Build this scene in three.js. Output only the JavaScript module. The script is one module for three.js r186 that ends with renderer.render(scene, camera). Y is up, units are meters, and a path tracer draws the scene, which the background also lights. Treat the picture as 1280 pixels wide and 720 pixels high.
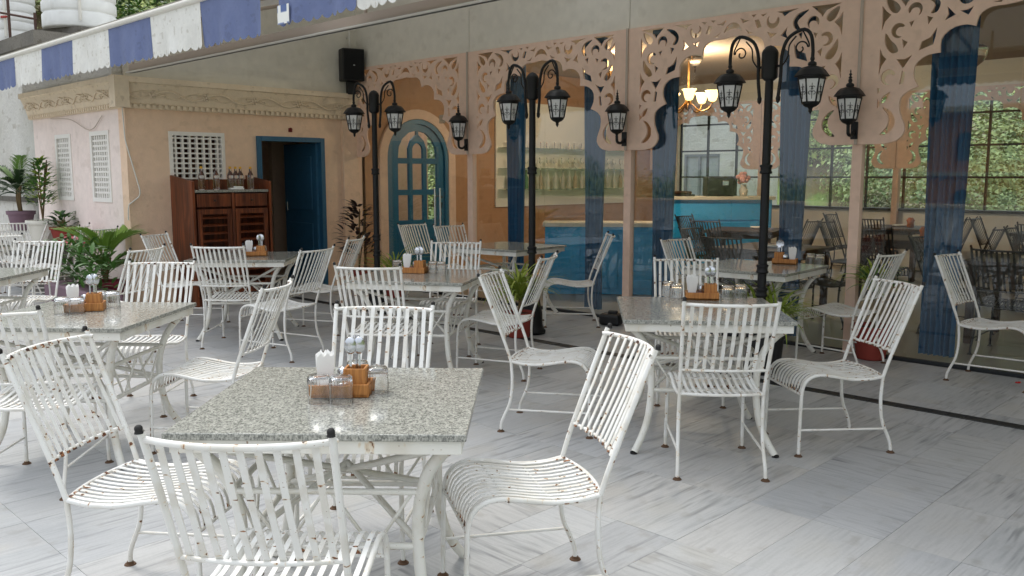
import * as THREE from 'three';
import { mergeGeometries } from 'three/addons/utils/BufferGeometryUtils.js';
import { RoundedBoxGeometry } from 'three/addons/geometries/RoundedBoxGeometry.js';

// ---------------------------------------------------------------- camera, sky, sun, exposure
const scene = new THREE.Scene();
const F = 1090, YH = 220, EYE = 1.5, D = 7.24;            // focal length in photo pixels, horizon row, eye height, distance to the glass front
const PITCH = Math.atan((360 - YH) / F), CP = Math.cos(PITCH), SP = Math.sin(PITCH), FP = F / CP, LL = Math.hypot(1120, FP);
const UX = 1120 / LL, UZ = -FP / LL, NX = FP / LL, NZ = 1120 / LL;   // the glass front's direction and its normal, in camera ground axes
const camera = new THREE.PerspectiveCamera(2 * Math.atan(360 / F) * 180 / Math.PI, 1280 / 720, 0.05, 600);
camera.position.set(0, EYE, D);
camera.lookAt(UZ * CP * 10, EYE - SP * 10, D - NZ * CP * 10);
const SUN_DIR = new THREE.Vector3(-0.5, 0.85, -0.04).normalize();
function makeSky() {
  const w = 256, h = 128, a = new Float32Array(w * h * 4);
  for (let j = 0; j < h; j++) for (let i = 0; i < w; i++) {
    const el = (j + 0.5) / h * Math.PI - Math.PI / 2, az = (i + 0.5) / w * Math.PI * 2 - Math.PI;
    const s = Math.max(0, Math.sin(el));
    const d = new THREE.Vector3(Math.cos(el) * Math.cos(az), Math.sin(el), Math.cos(el) * Math.sin(az));
    const g = Math.pow(Math.max(0, d.dot(SUN_DIR)), 5);
    const b = 0.62 + 0.5 * s + 0.35 * g, k = (j * w + i) * 4;
    a[k] = b * 0.94; a[k + 1] = b * 1.0; a[k + 2] = b * 1.09; a[k + 3] = 1;
  }
  const t = new THREE.DataTexture(a, w, h, THREE.RGBAFormat, THREE.FloatType);
  t.mapping = THREE.EquirectangularReflectionMapping; t.magFilter = THREE.LinearFilter; t.minFilter = THREE.LinearFilter; t.needsUpdate = true;
  return t;
}
const sky = makeSky();
scene.background = sky; scene.environment = sky;
const sun = new THREE.DirectionalLight(new THREE.Color(1, 0.95, 0.87), 1.5);
sun.position.copy(SUN_DIR).multiplyScalar(60); sun.castShadow = true; sun.shadow.radius = 34;
sun.shadow.mapSize.set(2048, 2048);
Object.assign(sun.shadow.camera, { left: -30, right: 30, top: 30, bottom: -30, near: 1, far: 160 });
scene.add(sun, sun.target);
const renderer = new THREE.WebGLRenderer({ antialias: true });
renderer.toneMapping = THREE.LinearToneMapping;
renderer.toneMappingExposure = 1.42;
renderer.shadowMap.enabled = true;

// ---------------------------------------------------------------- pixel helpers (a pixel is a direction; distance comes from what it touches)
function ray(px, py) { const a = (px - 640) / F, b = (360 - py) / F; return [a, b * CP - SP, CP + b * SP]; }
const W = (X, Z) => [X * UX + Z * UZ, D - (X * NX + Z * NZ)];        // camera ground axes -> world x, z
function onLevel(px, py, y = 0) { const d = ray(px, py), t = (y - EYE) / d[1]; return W(d[0] * t, d[2] * t); }
function onZ(px, py, z) { const d = ray(px, py), t = (D - z) / (d[0] * NX + d[2] * NZ); return [(d[0] * UX + d[2] * UZ) * t, EYE + d[1] * t]; }
function onX(px, py, x) { const d = ray(px, py), t = x / (d[0] * UX + d[2] * UZ); return [D - (d[0] * NX + d[2] * NZ) * t, EYE + d[1] * t]; }
const heading = deg => { const s = Math.sin(deg * Math.PI / 180), c = Math.cos(deg * Math.PI / 180); return Math.atan2(s * UX + c * UZ, -(s * NX + c * NZ)); };
function toPx(x, y, z) { const v = new THREE.Vector3(x, y, z).project(camera); return [(v.x + 1) * 640, (1 - v.y) * 360, v.z]; }
camera.updateMatrixWorld(); camera.updateProjectionMatrix();

// ---------------------------------------------------------------- random, noise, textures
function rng(seed) { let a = seed >>> 0; return () => { a = (a + 0x6D2B79F5) | 0; let t = Math.imul(a ^ (a >>> 15), 1 | a); t = (t + Math.imul(t ^ (t >>> 7), 61 | t)) ^ t; return ((t ^ (t >>> 14)) >>> 0) / 4294967296; }; }
const R0 = rng(7);
function hash(x, y, s) { let h = Math.imul(x, 374761393) ^ Math.imul(y, 668265263) ^ Math.imul(s, 2147483629); h = Math.imul(h ^ (h >>> 13), 1274126177); return ((h ^ (h >>> 16)) >>> 0) / 4294967296; }
function vn(x, y, px, py, s) {     // value noise, periodic in px, py cells
  const xi = Math.floor(x), yi = Math.floor(y), fx = x - xi, fy = y - yi, u = fx * fx * (3 - 2 * fx), v = fy * fy * (3 - 2 * fy);
  const m = (a, n) => ((a % n) + n) % n, x0 = m(xi, px), x1 = m(xi + 1, px), y0 = m(yi, py), y1 = m(yi + 1, py);
  const a = hash(x0, y0, s), b = hash(x1, y0, s), c = hash(x0, y1, s), d = hash(x1, y1, s);
  return a + (b - a) * u + (c - a) * v + (a - b - c + d) * u * v;
}
function fbm(u, v, cx, cy, oct, s) { let r = 0, a = 0.5, n = 0; for (let o = 0; o < oct; o++) { r += a * vn(u * cx, v * cy, cx, cy, s + o * 17); n += a; a *= 0.5; cx *= 2; cy *= 2; } return r / n; }
const sstep = (a, b, x) => { const t = Math.min(1, Math.max(0, (x - a) / (b - a))); return t * t * (3 - 2 * t); };
const mix = (a, b, t) => [a[0] + (b[0] - a[0]) * t, a[1] + (b[1] - a[1]) * t, a[2] + (b[2] - a[2]) * t];
const hex = h => [(h >> 16 & 255) / 255, (h >> 8 & 255) / 255, (h & 255) / 255];
function tex(w, h, fn, colour = true) {
  const a = new Uint8Array(w * h * 4);
  for (let j = 0; j < h; j++) for (let i = 0; i < w; i++) { const c = fn((i + 0.5) / w, (j + 0.5) / h), k = (j * w + i) * 4; a[k] = Math.max(0, Math.min(255, c[0] * 255)); a[k + 1] = Math.max(0, Math.min(255, c[1] * 255)); a[k + 2] = Math.max(0, Math.min(255, c[2] * 255)); a[k + 3] = 255; }
  const t = new THREE.DataTexture(a, w, h); t.wrapS = t.wrapT = THREE.RepeatWrapping; t.magFilter = THREE.LinearFilter; t.minFilter = THREE.LinearMipmapLinearFilter; t.generateMipmaps = true;
  if (colour) t.colorSpace = THREE.SRGBColorSpace; t.needsUpdate = true; return t;
}
const rep = (t, x, y) => { const c = t.clone(); c.repeat.set(x, y); c.needsUpdate = true; return c; };
const grey = (w, h, fn) => tex(w, h, (u, v) => { const g = fn(u, v); return [g, g, g]; }, false);
const std = o => new THREE.MeshStandardMaterial(o);
const phys = o => new THREE.MeshPhysicalMaterial(o);

// marble: pale grey-white with long streaks along v
function marbleTex(seed, base, vein, strength) {
  return tex(1024, 1024, (u, v) => {
    const wob = fbm(u, v, 4, 3, 3, seed) * 0.022 + fbm(u, v, 16, 12, 2, seed + 9) * 0.004, q = u + wob;
    const s1 = fbm(q, v, 60, 6, 2, seed + 1), s2 = fbm(q, v, 140, 12, 2, seed + 2), s3 = fbm(q, v, 300, 22, 1, seed + 12), zone = fbm(u, v, 7, 3, 3, seed + 5), cloud = fbm(u, v, 5, 4, 4, seed + 3), grit = vn(u * 420, v * 420, 420, 420, seed + 4);
    const lines = sstep(0.60, 0.92, s1) * 0.5 * sstep(0.42, 0.68, zone) + sstep(0.52, 0.95, s2) * 0.62 * sstep(0.28, 0.7, zone) + (s3 - 0.4) * 0.3, dirt = sstep(0.62, 0.85, fbm(u, v, 26, 22, 5, seed + 21));
    let c = mix(base, vein, Math.min(1, Math.max(0, lines * strength)));
    c = mix(c, [0.72, 0.69, 0.63], sstep(0.55, 0.8, fbm(u, v, 9, 8, 4, seed + 6)) * 0.22); c = mix(c, [0.5, 0.475, 0.44], dirt * 0.24);
    const k = 0.955 + 0.09 * cloud + 0.035 * (grit - 0.5); return [c[0] * k, c[1] * k, c[2] * k];
  });
}
const marbleA = marbleTex(11, [0.70, 0.70, 0.698], [0.43, 0.435, 0.44], 0.82), marbleB = marbleTex(51, [0.685, 0.687, 0.688], [0.42, 0.425, 0.435], 0.87);
const graniteTex = tex(1024, 1024, (u, v) => {
  const a = vn(u * 230, v * 150, 230, 150, 3), b = vn(u * 110 + vn(u * 30, v * 30, 30, 30, 8), v * 80, 110, 80, 5), c = vn(u * 420, v * 330, 420, 330, 6);
  const x = 0.45 * a + 0.4 * b + 0.25 * c - 0.05;
  let col = x < 0.34 ? [0.34, 0.345, 0.33] : x < 0.48 ? [0.52, 0.525, 0.505] : x < 0.66 ? [0.66, 0.66, 0.635] : [0.80, 0.79, 0.765];
  return mix(col, [0.635, 0.635, 0.61], 0.36);
});
const rustHue = (n) => n > 0.6 ? [0.23, 0.13, 0.08] : n > 0.4 ? [0.42, 0.24, 0.13] : [0.6, 0.4, 0.25];
function paintTex(seed, ends, amount) {   // chipped white paint; u runs along the piece, more rust where pieces are welded (the ends)
  return tex(512, 512, (u, v) => {
    const n = fbm(u, v, 30, 14, 4, seed), n2 = fbm(u, v, 90, 70, 2, seed + 3), n3 = fbm(u, v, 8, 10, 3, seed + 5);
    const e = ends ? Math.max(0, 1 - Math.min(u, 1 - u) / 0.085) : 0;
    const th = 0.835 - amount * 0.06 - e * 0.31 - (n3 - 0.5) * 0.12;
    const r = sstep(th, th + 0.025, n), halo = sstep(th - 0.07, th, n);
    let c = mix([0.90, 0.895, 0.875], [0.80, 0.775, 0.72], sstep(0.4, 0.75, n3) * 0.5);
    c = mix(c, [0.80, 0.68, 0.52], halo * 0.45); c = mix(c, rustHue(n2), r);
    const speck = sstep(0.88, 0.93, fbm(u, v, 60, 90, 2, seed + 8)); return mix(c, [0.4, 0.27, 0.18], speck * 0.7);
  });
}
const paintTube = paintTex(101, false, 0.9), paintSlat = paintTex(141, true, 0.7), paintClean = paintTex(177, false, 0.35);
const woodTex = (seed, a, b, cx = 60, cy = 3) => tex(256, 512, (u, v) => { const w = fbm(u, v, 4, 2, 3, seed) * 0.25, g = fbm(u + w, v, cx >> 1, cy, 3, seed + 1), f = fbm(u, v, 120, 8, 2, seed + 2); return mix(a, b, sstep(0.25, 0.75, 0.7 * g + 0.3 * f)); });
const plasterBump = grey(512, 512, (u, v) => 0.6 * fbm(u, v, 12, 12, 5, 301) + 0.4 * fbm(u, v, 90, 90, 2, 305));
const fineBump = grey(256, 256, (u, v) => fbm(u, v, 60, 60, 3, 311));
const wallTex = (seed, a, b, blot = 0.35) => tex(512, 512, (u, v) => { const n = fbm(u, v, 5, 5, 5, seed), m = fbm(u, v, 40, 40, 3, seed + 4), st = sstep(0.66, 0.78, fbm(u, v, 22, 26, 3, seed + 9)); let c = mix(a, b, n); c = mix(c, [c[0] * 0.82, c[1] * 0.8, c[2] * 0.77], st * blot); const k = 0.97 + 0.06 * m; return [c[0] * k, c[1] * k, c[2] * k]; });

// ---------------------------------------------------------------- materials
const M = {};
M.marble = [0xffffff, 0xfafbfb, 0xf4f5f6, 0xfdfcfa].flatMap((c, i) => [std({ map: marbleA, color: c, roughness: 0.42, bumpMap: fineBump, bumpScale: 0.0004 }), std({ map: marbleB, color: c, roughness: 0.46 })]);
M.grout = std({ color: 0x6f6b64, roughness: 0.95 });
M.granite = phys({ map: graniteTex, color: 0xf0f0ec, roughness: 0.12, specularIntensity: 1 });
M.tube = std({ map: paintTube, roughness: 0.5 });
M.slat = std({ map: paintSlat, roughness: 0.5 });
M.tablePaint = std({ map: paintClean, color: 0xf7f6f2, roughness: 0.48 });
M.rust = std({ color: 0x5a4331, roughness: 0.9 });
M.cap = std({ color: 0x1c1a19, roughness: 0.7 });
M.iron = std({ color: 0x17181a, roughness: 0.48, metalness: 0.3, bumpMap: fineBump, bumpScale: 0.0008 });
M.blackPaint = std({ color: 0x141517, roughness: 0.5 });
M.peach = std({ map: rep(wallTex(401, [0.92, 0.80, 0.72], [0.89, 0.765, 0.685], 0.16), 0.5, 0.5), roughness: 0.75 });
M.peachWall = std({ map: rep(wallTex(421, [0.915, 0.80, 0.695], [0.89, 0.765, 0.655], 0.22), 0.4, 0.4), roughness: 0.9, bumpMap: rep(plasterBump, 0.6, 0.6), bumpScale: 0.006 });
M.pinkWall = std({ map: rep(wallTex(431, [0.935, 0.875, 0.845], [0.91, 0.845, 0.81], 0.2), 0.4, 0.4), roughness: 0.9, bumpMap: rep(plasterBump, 0.6, 0.6), bumpScale: 0.006 });
M.cream = std({ map: rep(wallTex(441, [0.925, 0.86, 0.765], [0.88, 0.805, 0.70], 0.45), 0.7, 0.7), roughness: 0.9, bumpMap: rep(plasterBump, 1.2, 1.2), bumpScale: 0.004 });
M.whiteWall = std({ map: rep(wallTex(451, [0.87, 0.865, 0.85], [0.74, 0.725, 0.69], 0.6), 0.3, 0.3), roughness: 0.95, bumpMap: rep(plasterBump, 0.4, 0.4), bumpScale: 0.02 });
M.greySheet = std({ map: rep(wallTex(461, [0.88, 0.86, 0.81], [0.85, 0.83, 0.78], 0.15), 0.3, 0.3), roughness: 0.85 });
M.concrete = std({ map: rep(wallTex(471, [0.47, 0.45, 0.42], [0.33, 0.32, 0.30], 0.8), 0.5, 0.5), roughness: 0.95, bumpMap: rep(plasterBump, 0.8, 0.8), bumpScale: 0.02 });
M.jali = std({ color: 0xe9e5de, roughness: 0.8 });
M.valWhite = std({ map: rep(wallTex(481, [0.89, 0.885, 0.865], [0.83, 0.82, 0.79], 0.5), 1, 1), roughness: 0.8, side: THREE.DoubleSide });
M.valBlue = std({ map: rep(wallTex(491, [0.41, 0.455, 0.60], [0.36, 0.405, 0.555], 0.3), 1, 1), roughness: 0.75, side: THREE.DoubleSide });
M.pole = std({ color: 0xd8d4cb, roughness: 0.5 });
M.beam = std({ color: 0xb9a99b, roughness: 0.6 });
M.glass = phys({ color: 0xfafdfc, roughness: 0.02, transmission: 1, thickness: 0, ior: 1.52 });
M.tumbler = phys({ color: 0xffffff, roughness: 0.04, transmission: 1, thickness: 0.003, ior: 1.5 });
M.awningCloth = phys({ color: 0xe4e2dc, roughness: 1, transmission: 0.17, thickness: 0, side: THREE.DoubleSide });
M.frost = phys({ color: 0xffffff, roughness: 0.8, transmission: 0.3, thickness: 0, side: THREE.DoubleSide });
M.steel = std({ color: 0xc9ccd0, metalness: 1, roughness: 0.18 });
M.caddy = std({ map: rep(woodTex(501, [0.76, 0.52, 0.27], [0.62, 0.39, 0.18]), 6, 3), roughness: 0.55 });
M.redwood = std({ map: rep(woodTex(511, [0.50, 0.26, 0.14], [0.29, 0.135, 0.07]), 1.6, 0.8), roughness: 0.4 });
M.darkwood = std({ map: rep(woodTex(521, [0.30, 0.20, 0.13], [0.19, 0.12, 0.075]), 2, 1), roughness: 0.5 });
M.paper = std({ color: 0xf5f4f1, roughness: 0.9, side: THREE.DoubleSide });
M.blueDoor = std({ map: rep(wallTex(531, [0.19, 0.40, 0.52], [0.15, 0.345, 0.465], 0.3), 0.8, 0.8), roughness: 0.5 });
M.teal = std({ map: rep(wallTex(541, [0.12, 0.44, 0.58], [0.09, 0.38, 0.52], 0.2), 0.8, 0.8), roughness: 0.45 });
M.curtain = std({ color: 0x265a80, roughness: 0.85, side: THREE.DoubleSide });
M.counterBlue = std({ map: rep(wallTex(551, [0.19, 0.68, 0.90], [0.15, 0.62, 0.85], 0.25), 0.8, 0.8), roughness: 0.4 });
M.counterTop = std({ color: 0xd9d0bd, roughness: 0.35 });
M.innerWall = std({ map: rep(wallTex(561, [0.86, 0.76, 0.66], [0.82, 0.71, 0.61], 0.2), 0.4, 0.4), roughness: 0.9 });
M.tanWall = std({ map: rep(wallTex(565, [0.74, 0.575, 0.44], [0.69, 0.52, 0.385], 0.3), 0.4, 0.4), roughness: 0.9 });
M.innerCream = std({ color: 0xeee8da, roughness: 0.9 });
M.innerFloor = std({ color: 0x9b978f, roughness: 0.3 });
M.ceiling = std({ color: 0xb59d86, roughness: 0.9 });
M.mullion = std({ color: 0x1f2326, roughness: 0.5 });
M.terracotta = std({ color: 0x8a3429, roughness: 0.75, bumpMap: fineBump, bumpScale: 0.001 });
M.potMaroon = std({ color: 0x7a2635, roughness: 0.6 });
M.potPurple = std({ color: 0x7d6270, roughness: 0.6 });
M.potWhite = std({ color: 0xd9d5ca, roughness: 0.6 });
M.soil = std({ color: 0x3a2b20, roughness: 1 });
const leaf = (c, t = 0.3) => phys({ color: c, roughness: 0.6, transmission: t, thickness: 0, side: THREE.DoubleSide });
M.leafGreen = leaf(0x4d7a2c); M.leafYellow = leaf(0x93a83a); M.leafPalm = leaf(0x6d9440); M.leafDark = leaf(0x2d4a24, 0.15); M.leafCroton = leaf(0x33211f, 0.1); M.leafLime = leaf(0xa9b94a); M.leafFresh = leaf(0x86a845);
M.stem = std({ color: 0x6d5a3c, roughness: 0.9 });
M.plastic = std({ map: rep(wallTex(571, [0.93, 0.93, 0.925], [0.88, 0.88, 0.87], 0.15), 0.8, 0.8), roughness: 0.55 });

// ---------------------------------------------------------------- builders
const used = {};
const numbered = n => { const k = used[n] = (used[n] ?? -1) + 1; return k ? `${n}_${String(k).padStart(3, '0')}` : n; };
function shade(m) { m.castShadow = m.receiveShadow = true; return m; }
function tag(o, label, category, group, kind) { o.userData = { label, category }; if (group) o.userData.group = group; if (kind) o.userData.kind = kind; return o; }
function thing(name, label, category, [x, y, z] = [0, 0, 0], turn = 0, group) { const o = new THREE.Group(); o.name = numbered(name); o.position.set(x, y, z); o.rotation.y = turn; scene.add(o); return tag(o, label, category, group); }
function part(name, g, m, parent) { const o = shade(new THREE.Mesh(g, m)); o.name = name; parent.add(o); return o; }
function single(name, g, m, label, category, group, pos = [0, 0, 0], turn = 0) { const o = shade(new THREE.Mesh(g, m)); o.name = numbered(name); o.position.set(...pos); o.rotation.y = turn; scene.add(o); return tag(o, label, category, group); }
function struct(name, g, m) { const o = shade(new THREE.Mesh(g, m)); o.name = numbered(name); o.userData = { kind: 'structure' }; scene.add(o); return o; }
function copy(o, label, group, [x, y, z], turn) { const c = o.clone(); c.name = numbered(o.userData.base || o.name.replace(/_\d+$/, '')); c.userData = { ...o.userData, label }; if (group) c.userData.group = group; c.position.set(x, y, z); c.rotation.set(0, turn, 0); scene.add(c); return c; }
function metreUV(g, s = 1, ox = 0, oy = 0) {    // planar uv in metres by face direction
  g = g.index ? g.toNonIndexed() : g; g.computeVertexNormals();
  const p = g.attributes.position, uv = new Float32Array(p.count * 2), a = new THREE.Vector3(), b = new THREE.Vector3(), c = new THREE.Vector3();
  for (let i = 0; i < p.count; i += 3) {
    a.fromBufferAttribute(p, i); b.fromBufferAttribute(p, i + 1); c.fromBufferAttribute(p, i + 2);
    const n = b.clone().sub(a).cross(c.clone().sub(a)), X = Math.abs(n.x), Y = Math.abs(n.y), Z = Math.abs(n.z);
    [a, b, c].forEach((q, k) => { const [s0, t0] = Y >= X && Y >= Z ? [q.x, q.z] : X >= Z ? [q.z, q.y] : [q.x, q.y]; uv[(i + k) * 2] = s0 * s + ox; uv[(i + k) * 2 + 1] = t0 * s + oy; });
  }
  g.setAttribute('uv', new THREE.BufferAttribute(uv, 2)); return g;
}
const V = (x, y, z) => new THREE.Vector3(x, y, z);
const box = (w, h, d, x = 0, y = 0, z = 0) => metreUV(new THREE.BoxGeometry(w, h, d).translate(x, y, z));
const rbox = (w, h, d, x = 0, y = 0, z = 0, r = 0.006) => metreUV(new RoundedBoxGeometry(w, h, d, 1, r).translate(x, y, z));
function clean(g) { const o = g.index ? g.toNonIndexed() : g.clone(); for (const k of Object.keys(o.attributes)) if (!['position', 'normal', 'uv'].includes(k)) o.deleteAttribute(k); return o; }
const merge = list => mergeGeometries(list.map(clean));
function scaleUV(g, su, sv, ou = 0, ov = 0) { const a = g.attributes.uv; for (let i = 0; i < a.count; i++) a.setXY(i, a.getX(i) * su + ou, a.getY(i) * sv + ov); return g; }
let tubeSeed = 0;
function tube(pts, r, seg = 12, rad = 7, closed = false, tension = 0.5) {
  const v = pts.map(p => V(...p)), c = v.length === 2 ? new THREE.LineCurve3(v[0], v[1]) : new THREE.CatmullRomCurve3(v, closed, 'catmullrom', tension);
  const g = new THREE.TubeGeometry(c, v.length === 2 ? 1 : seg, r, rad, closed); tubeSeed = (tubeSeed + 0.37) % 1; return scaleUV(g, Math.max(0.05, c.getLength() / 0.6), r * 6.28 / 0.5, tubeSeed, (tubeSeed * 7.3) % 1);
}
function rod(a, b, r, rad = 8) {   // capped straight bar
  const A = V(...a), B = V(...b), l = A.distanceTo(B), g = new THREE.CylinderGeometry(r, r, l, rad); g.applyQuaternion(new THREE.Quaternion().setFromUnitVectors(V(0, 1, 0), B.clone().sub(A).normalize())); g.translate((A.x + B.x) / 2, (A.y + B.y) / 2, (A.z + B.z) / 2); return g;
}
const lathe = (pts, seg = 20) => new THREE.LatheGeometry(pts.map(p => new THREE.Vector2(...p)), seg);
function ribbon(pts, side, w, t, uoff = 0) {   // flat bar along pts; side = width direction
  const S = V(...side).normalize(), n = pts.length, P = pts.map(p => V(...p)), pos = [], uv = [], ring = [];
  let len = [0]; for (let i = 1; i < n; i++) len.push(len[i - 1] + P[i].distanceTo(P[i - 1]));
  for (let i = 0; i < n; i++) { const T = P[Math.min(n - 1, i + 1)].clone().sub(P[Math.max(0, i - 1)]).normalize(), N = T.clone().cross(S).normalize(); ring.push([[-1, -1], [1, -1], [1, 1], [-1, 1]].map(([a, b]) => P[i].clone().addScaledVector(S, a * w / 2).addScaledVector(N, b * t / 2))); }
  const quad = (a, b, c, d, u0, u1, v0, v1) => { for (const [q, u, v] of [[a, u0, v0], [b, u1, v0], [c, u1, v1], [a, u0, v0], [c, u1, v1], [d, u0, v1]]) { pos.push(q.x, q.y, q.z); uv.push(u, v); } };
  for (let i = 0; i < n - 1; i++) for (let k = 0; k < 4; k++) { const j = (k + 1) % 4; quad(ring[i][k], ring[i + 1][k], ring[i + 1][j], ring[i][j], len[i] / len[n - 1], len[i + 1] / len[n - 1], uoff + k * 0.05, uoff + k * 0.05 + 0.035); }
  quad(ring[0][0], ring[0][1], ring[0][2], ring[0][3], 0, 0.02, uoff, uoff + 0.03); quad(ring[n - 1][3], ring[n - 1][2], ring[n - 1][1], ring[n - 1][0], 0, 0.02, uoff, uoff + 0.03);
  const g = new THREE.BufferGeometry(); g.setAttribute('position', new THREE.Float32BufferAttribute(pos, 3)); g.setAttribute('uv', new THREE.Float32BufferAttribute(uv, 2)); g.computeVertexNormals();
  return g;
}
function extrude(shape, depth, bevel = 0) { return metreUV(new THREE.ExtrudeGeometry(shape, { depth, bevelEnabled: bevel > 0, bevelSize: bevel, bevelThickness: bevel, bevelSegments: 1, curveSegments: 10 })); }
function poly(pts) { const s = new THREE.Shape(); pts.forEach(([x, y], i) => i ? s.lineTo(x, y) : s.moveTo(x, y)); s.closePath(); return s; }
const rectHole = (x0, y0, x1, y1) => { const p = new THREE.Path(); p.moveTo(x0, y0); p.lineTo(x0, y1); p.lineTo(x1, y1); p.lineTo(x1, y0); p.closePath(); return p; };
const spline2 = (pts, n, closed) => new THREE.CatmullRomCurve3(pts.map(p => V(p[0], p[1], 0)), !!closed, 'catmullrom', 0.5).getPoints(n).map(v => [v.x, v.y]);

// ================================================================ THE SETTING
// ---- terrain: valley floor below the terrace and green hills round about
const hillH = (x, z) => {
  const r = Math.hypot(x + 3, z - 1), u = (x + 200) / 400, v = (z + 200) / 400;
  const rise = sstep(13, 95, r) * (34 - 33 * sstep(2, 24, z)) - 4.5;
  return rise + (fbm(u, v, 18, 18, 4, 900) - 0.5) * 7 * sstep(14, 40, r) + (fbm(u, v, 90, 90, 2, 930) - 0.5) * 1.6 * sstep(14, 22, r);
};
{
  const g = new THREE.PlaneGeometry(420, 420, 140, 140).rotateX(-Math.PI / 2), p = g.attributes.position;
  for (let i = 0; i < p.count; i++) { let x = p.getX(i), z = p.getZ(i); const s = Math.pow(Math.max(Math.abs(x), Math.abs(z)) / 210, 0.7); x *= s; z *= s; p.setXYZ(i, x - 3, hillH(x - 3, z), z); }
  g.computeVertexNormals();
  const t = tex(512, 512, (u, v) => { const n = fbm(u, v, 16, 16, 5, 941), m = fbm(u, v, 60, 60, 3, 947); return mix(mix([0.50, 0.44, 0.34], [0.41, 0.36, 0.27], m), [0.44, 0.50, 0.30], sstep(0.42, 0.62, n)); });
  struct('hillside', scaleUV(g, 12, 12), std({ map: t, roughness: 1 }));
}
// ---- scrub on the hills: uncountable green mass
{
  const r = rng(77), pos = [], nor = [];
  for (let i = 0; i < 1100; i++) {
    const a = r() * 6.283, e = Math.acos(1 - 1.5 * r()), q = 0.55 + 0.45 * r(), c = V(Math.cos(a) * Math.sin(e), Math.cos(e) * 0.85 + 0.25, Math.sin(a) * Math.sin(e)).multiplyScalar(q);
    const n = c.clone().add(V(r() - .5, r() - .2, r() - .5)).normalize(), t = n.clone().cross(V(r() - .5, r() - .5, r() - .5)).normalize(), b = n.clone().cross(t), s = 0.016 + 0.022 * r();
    const P = [[-1, -.5], [1, -.5], [0, 1.1]].map(([x, y]) => c.clone().addScaledVector(t, x * s).addScaledVector(b, y * s));
    for (const v of P) { pos.push(v.x, v.y, v.z); nor.push(n.x, n.y, n.z); }
  }
  const g = new THREE.BufferGeometry(); g.setAttribute('position', new THREE.Float32BufferAttribute(pos, 3)); g.setAttribute('normal', new THREE.Float32BufferAttribute(nor, 3));
  const spots = [];
  for (let i = 0; i < 60000 && spots.length < 14000; i++) {
    const a = r() * 6.283, d = 15 + 85 * Math.pow(r(), 1.0), x = -3 + Math.cos(a) * d, z = 1 + Math.sin(a) * d;
    if (x > -26 && x < 8 && z > -9 && z < 13) continue;
    if (z < -8 && z > -27 && x > -20 && x < 16) continue;   // the garden side of the back window is open ground
    if (fbm((x + 200) / 400, (z + 200) / 400, 60, 60, 2, 990) < 0.36) continue;
    if (x < -15 && z < 6 && z > -14 && d < 45 && r() < 0.8) continue;   // bare rock above the rear building
    spots.push([x, z, d]);
  }
  const im = new THREE.InstancedMesh(g, std({ color: 0xffffff, roughness: 0.9, side: THREE.DoubleSide }), spots.length), m = new THREE.Matrix4(), q = new THREE.Quaternion(), col = new THREE.Color();
  spots.forEach(([x, z, d], i) => { const s = (0.8 + 2.6 * r() * r()) * (d > 40 ? 1.5 : 1); m.compose(V(x, hillH(x, z) + s * 0.25, z), q.setFromAxisAngle(V(0, 1, 0), r() * 6.28), V(s * (0.9 + 0.5 * r()), s * (0.8 + 0.5 * r()), s)); im.setMatrixAt(i, m); const k = r(); col.setRGB(0.20 + 0.24 * k, 0.27 + 0.22 * k, 0.13 + 0.14 * k * r()); if (r() < 0.16) col.setRGB(0.46, 0.42, 0.29); im.setColorAt(i, col); });
  im.name = 'hillside_scrub'; shade(im); scene.add(im); tag(im, 'green scrub and bushes covering the hills around the terrace', 'scrub', null, 'stuff');
}
// ---- terrace floor: slab, 1 ft x 2 ft marble tiles
{
  const slab = struct('terrace_floor', box(27, 5, 10.6, -11.5, -2.504, 5.31), M.grout);
  const PX = 0.305, PZ = 0.61, gx = -1.02, gz = 3.08, r = rng(5), variants = [], all = [];
  for (let k = 0; k < 28; k++) {
    const along = k % 7 !== 6, g = new THREE.BoxGeometry(PX - 0.0015, 0.02, PZ - 0.0015).translate(0, -0.01, 0), p = g.attributes.position, uv = g.attributes.uv, ou = r(), ov = r(), fl = r() < 0.5 ? 1 : -1;
    for (let i = 0; i < p.count; i++) { const a = along ? p.getX(i) : p.getZ(i), b = along ? p.getZ(i) : p.getX(i); uv.setXY(i, a / 2.2 * fl + ou, b / 2.2 + ov); }
    variants.push(g);
  }
  for (let i = -56; i < 16; i++) for (let j = -5; j < 13; j++) {
    const x = gx + (i + 0.5) * PX, z = gz + (j + 0.5) * PZ; if (z < 0.2 || z > 10.5) continue;
    const q = toPx(x, 0, z), inside = q[2] < 1 && q[0] > -60 && q[0] < 1340 && q[1] > 240 && q[1] < 790, d = Math.hypot(x, z - D);
    all.push({ x, z, d, inside, v: Math.floor(r() * 28), m: Math.floor(r() * 8), e: (r() - 0.5) * 0.0012 });
  }
  const near = all.filter(a => a.inside).sort((a, b) => a.d - b.d).slice(0, 300), keep = new Set(near);
  for (const a of near) { const o = part('marble_tile', variants[a.v], M.marble[a.m], slab); o.position.set(a.x, a.e, a.z); }
  for (let m = 0; m < 2; m++) {
    const rest = all.filter(a => !keep.has(a) && a.m % 2 === m).map(a => variants[a.v].clone().translate(a.x, a.e, a.z));
    const o = part('marble_paving', mergeGeometries(rest), M.marble[m ? 3 : 0], slab); o.userData.kind = 'stuff';
  }
}
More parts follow.
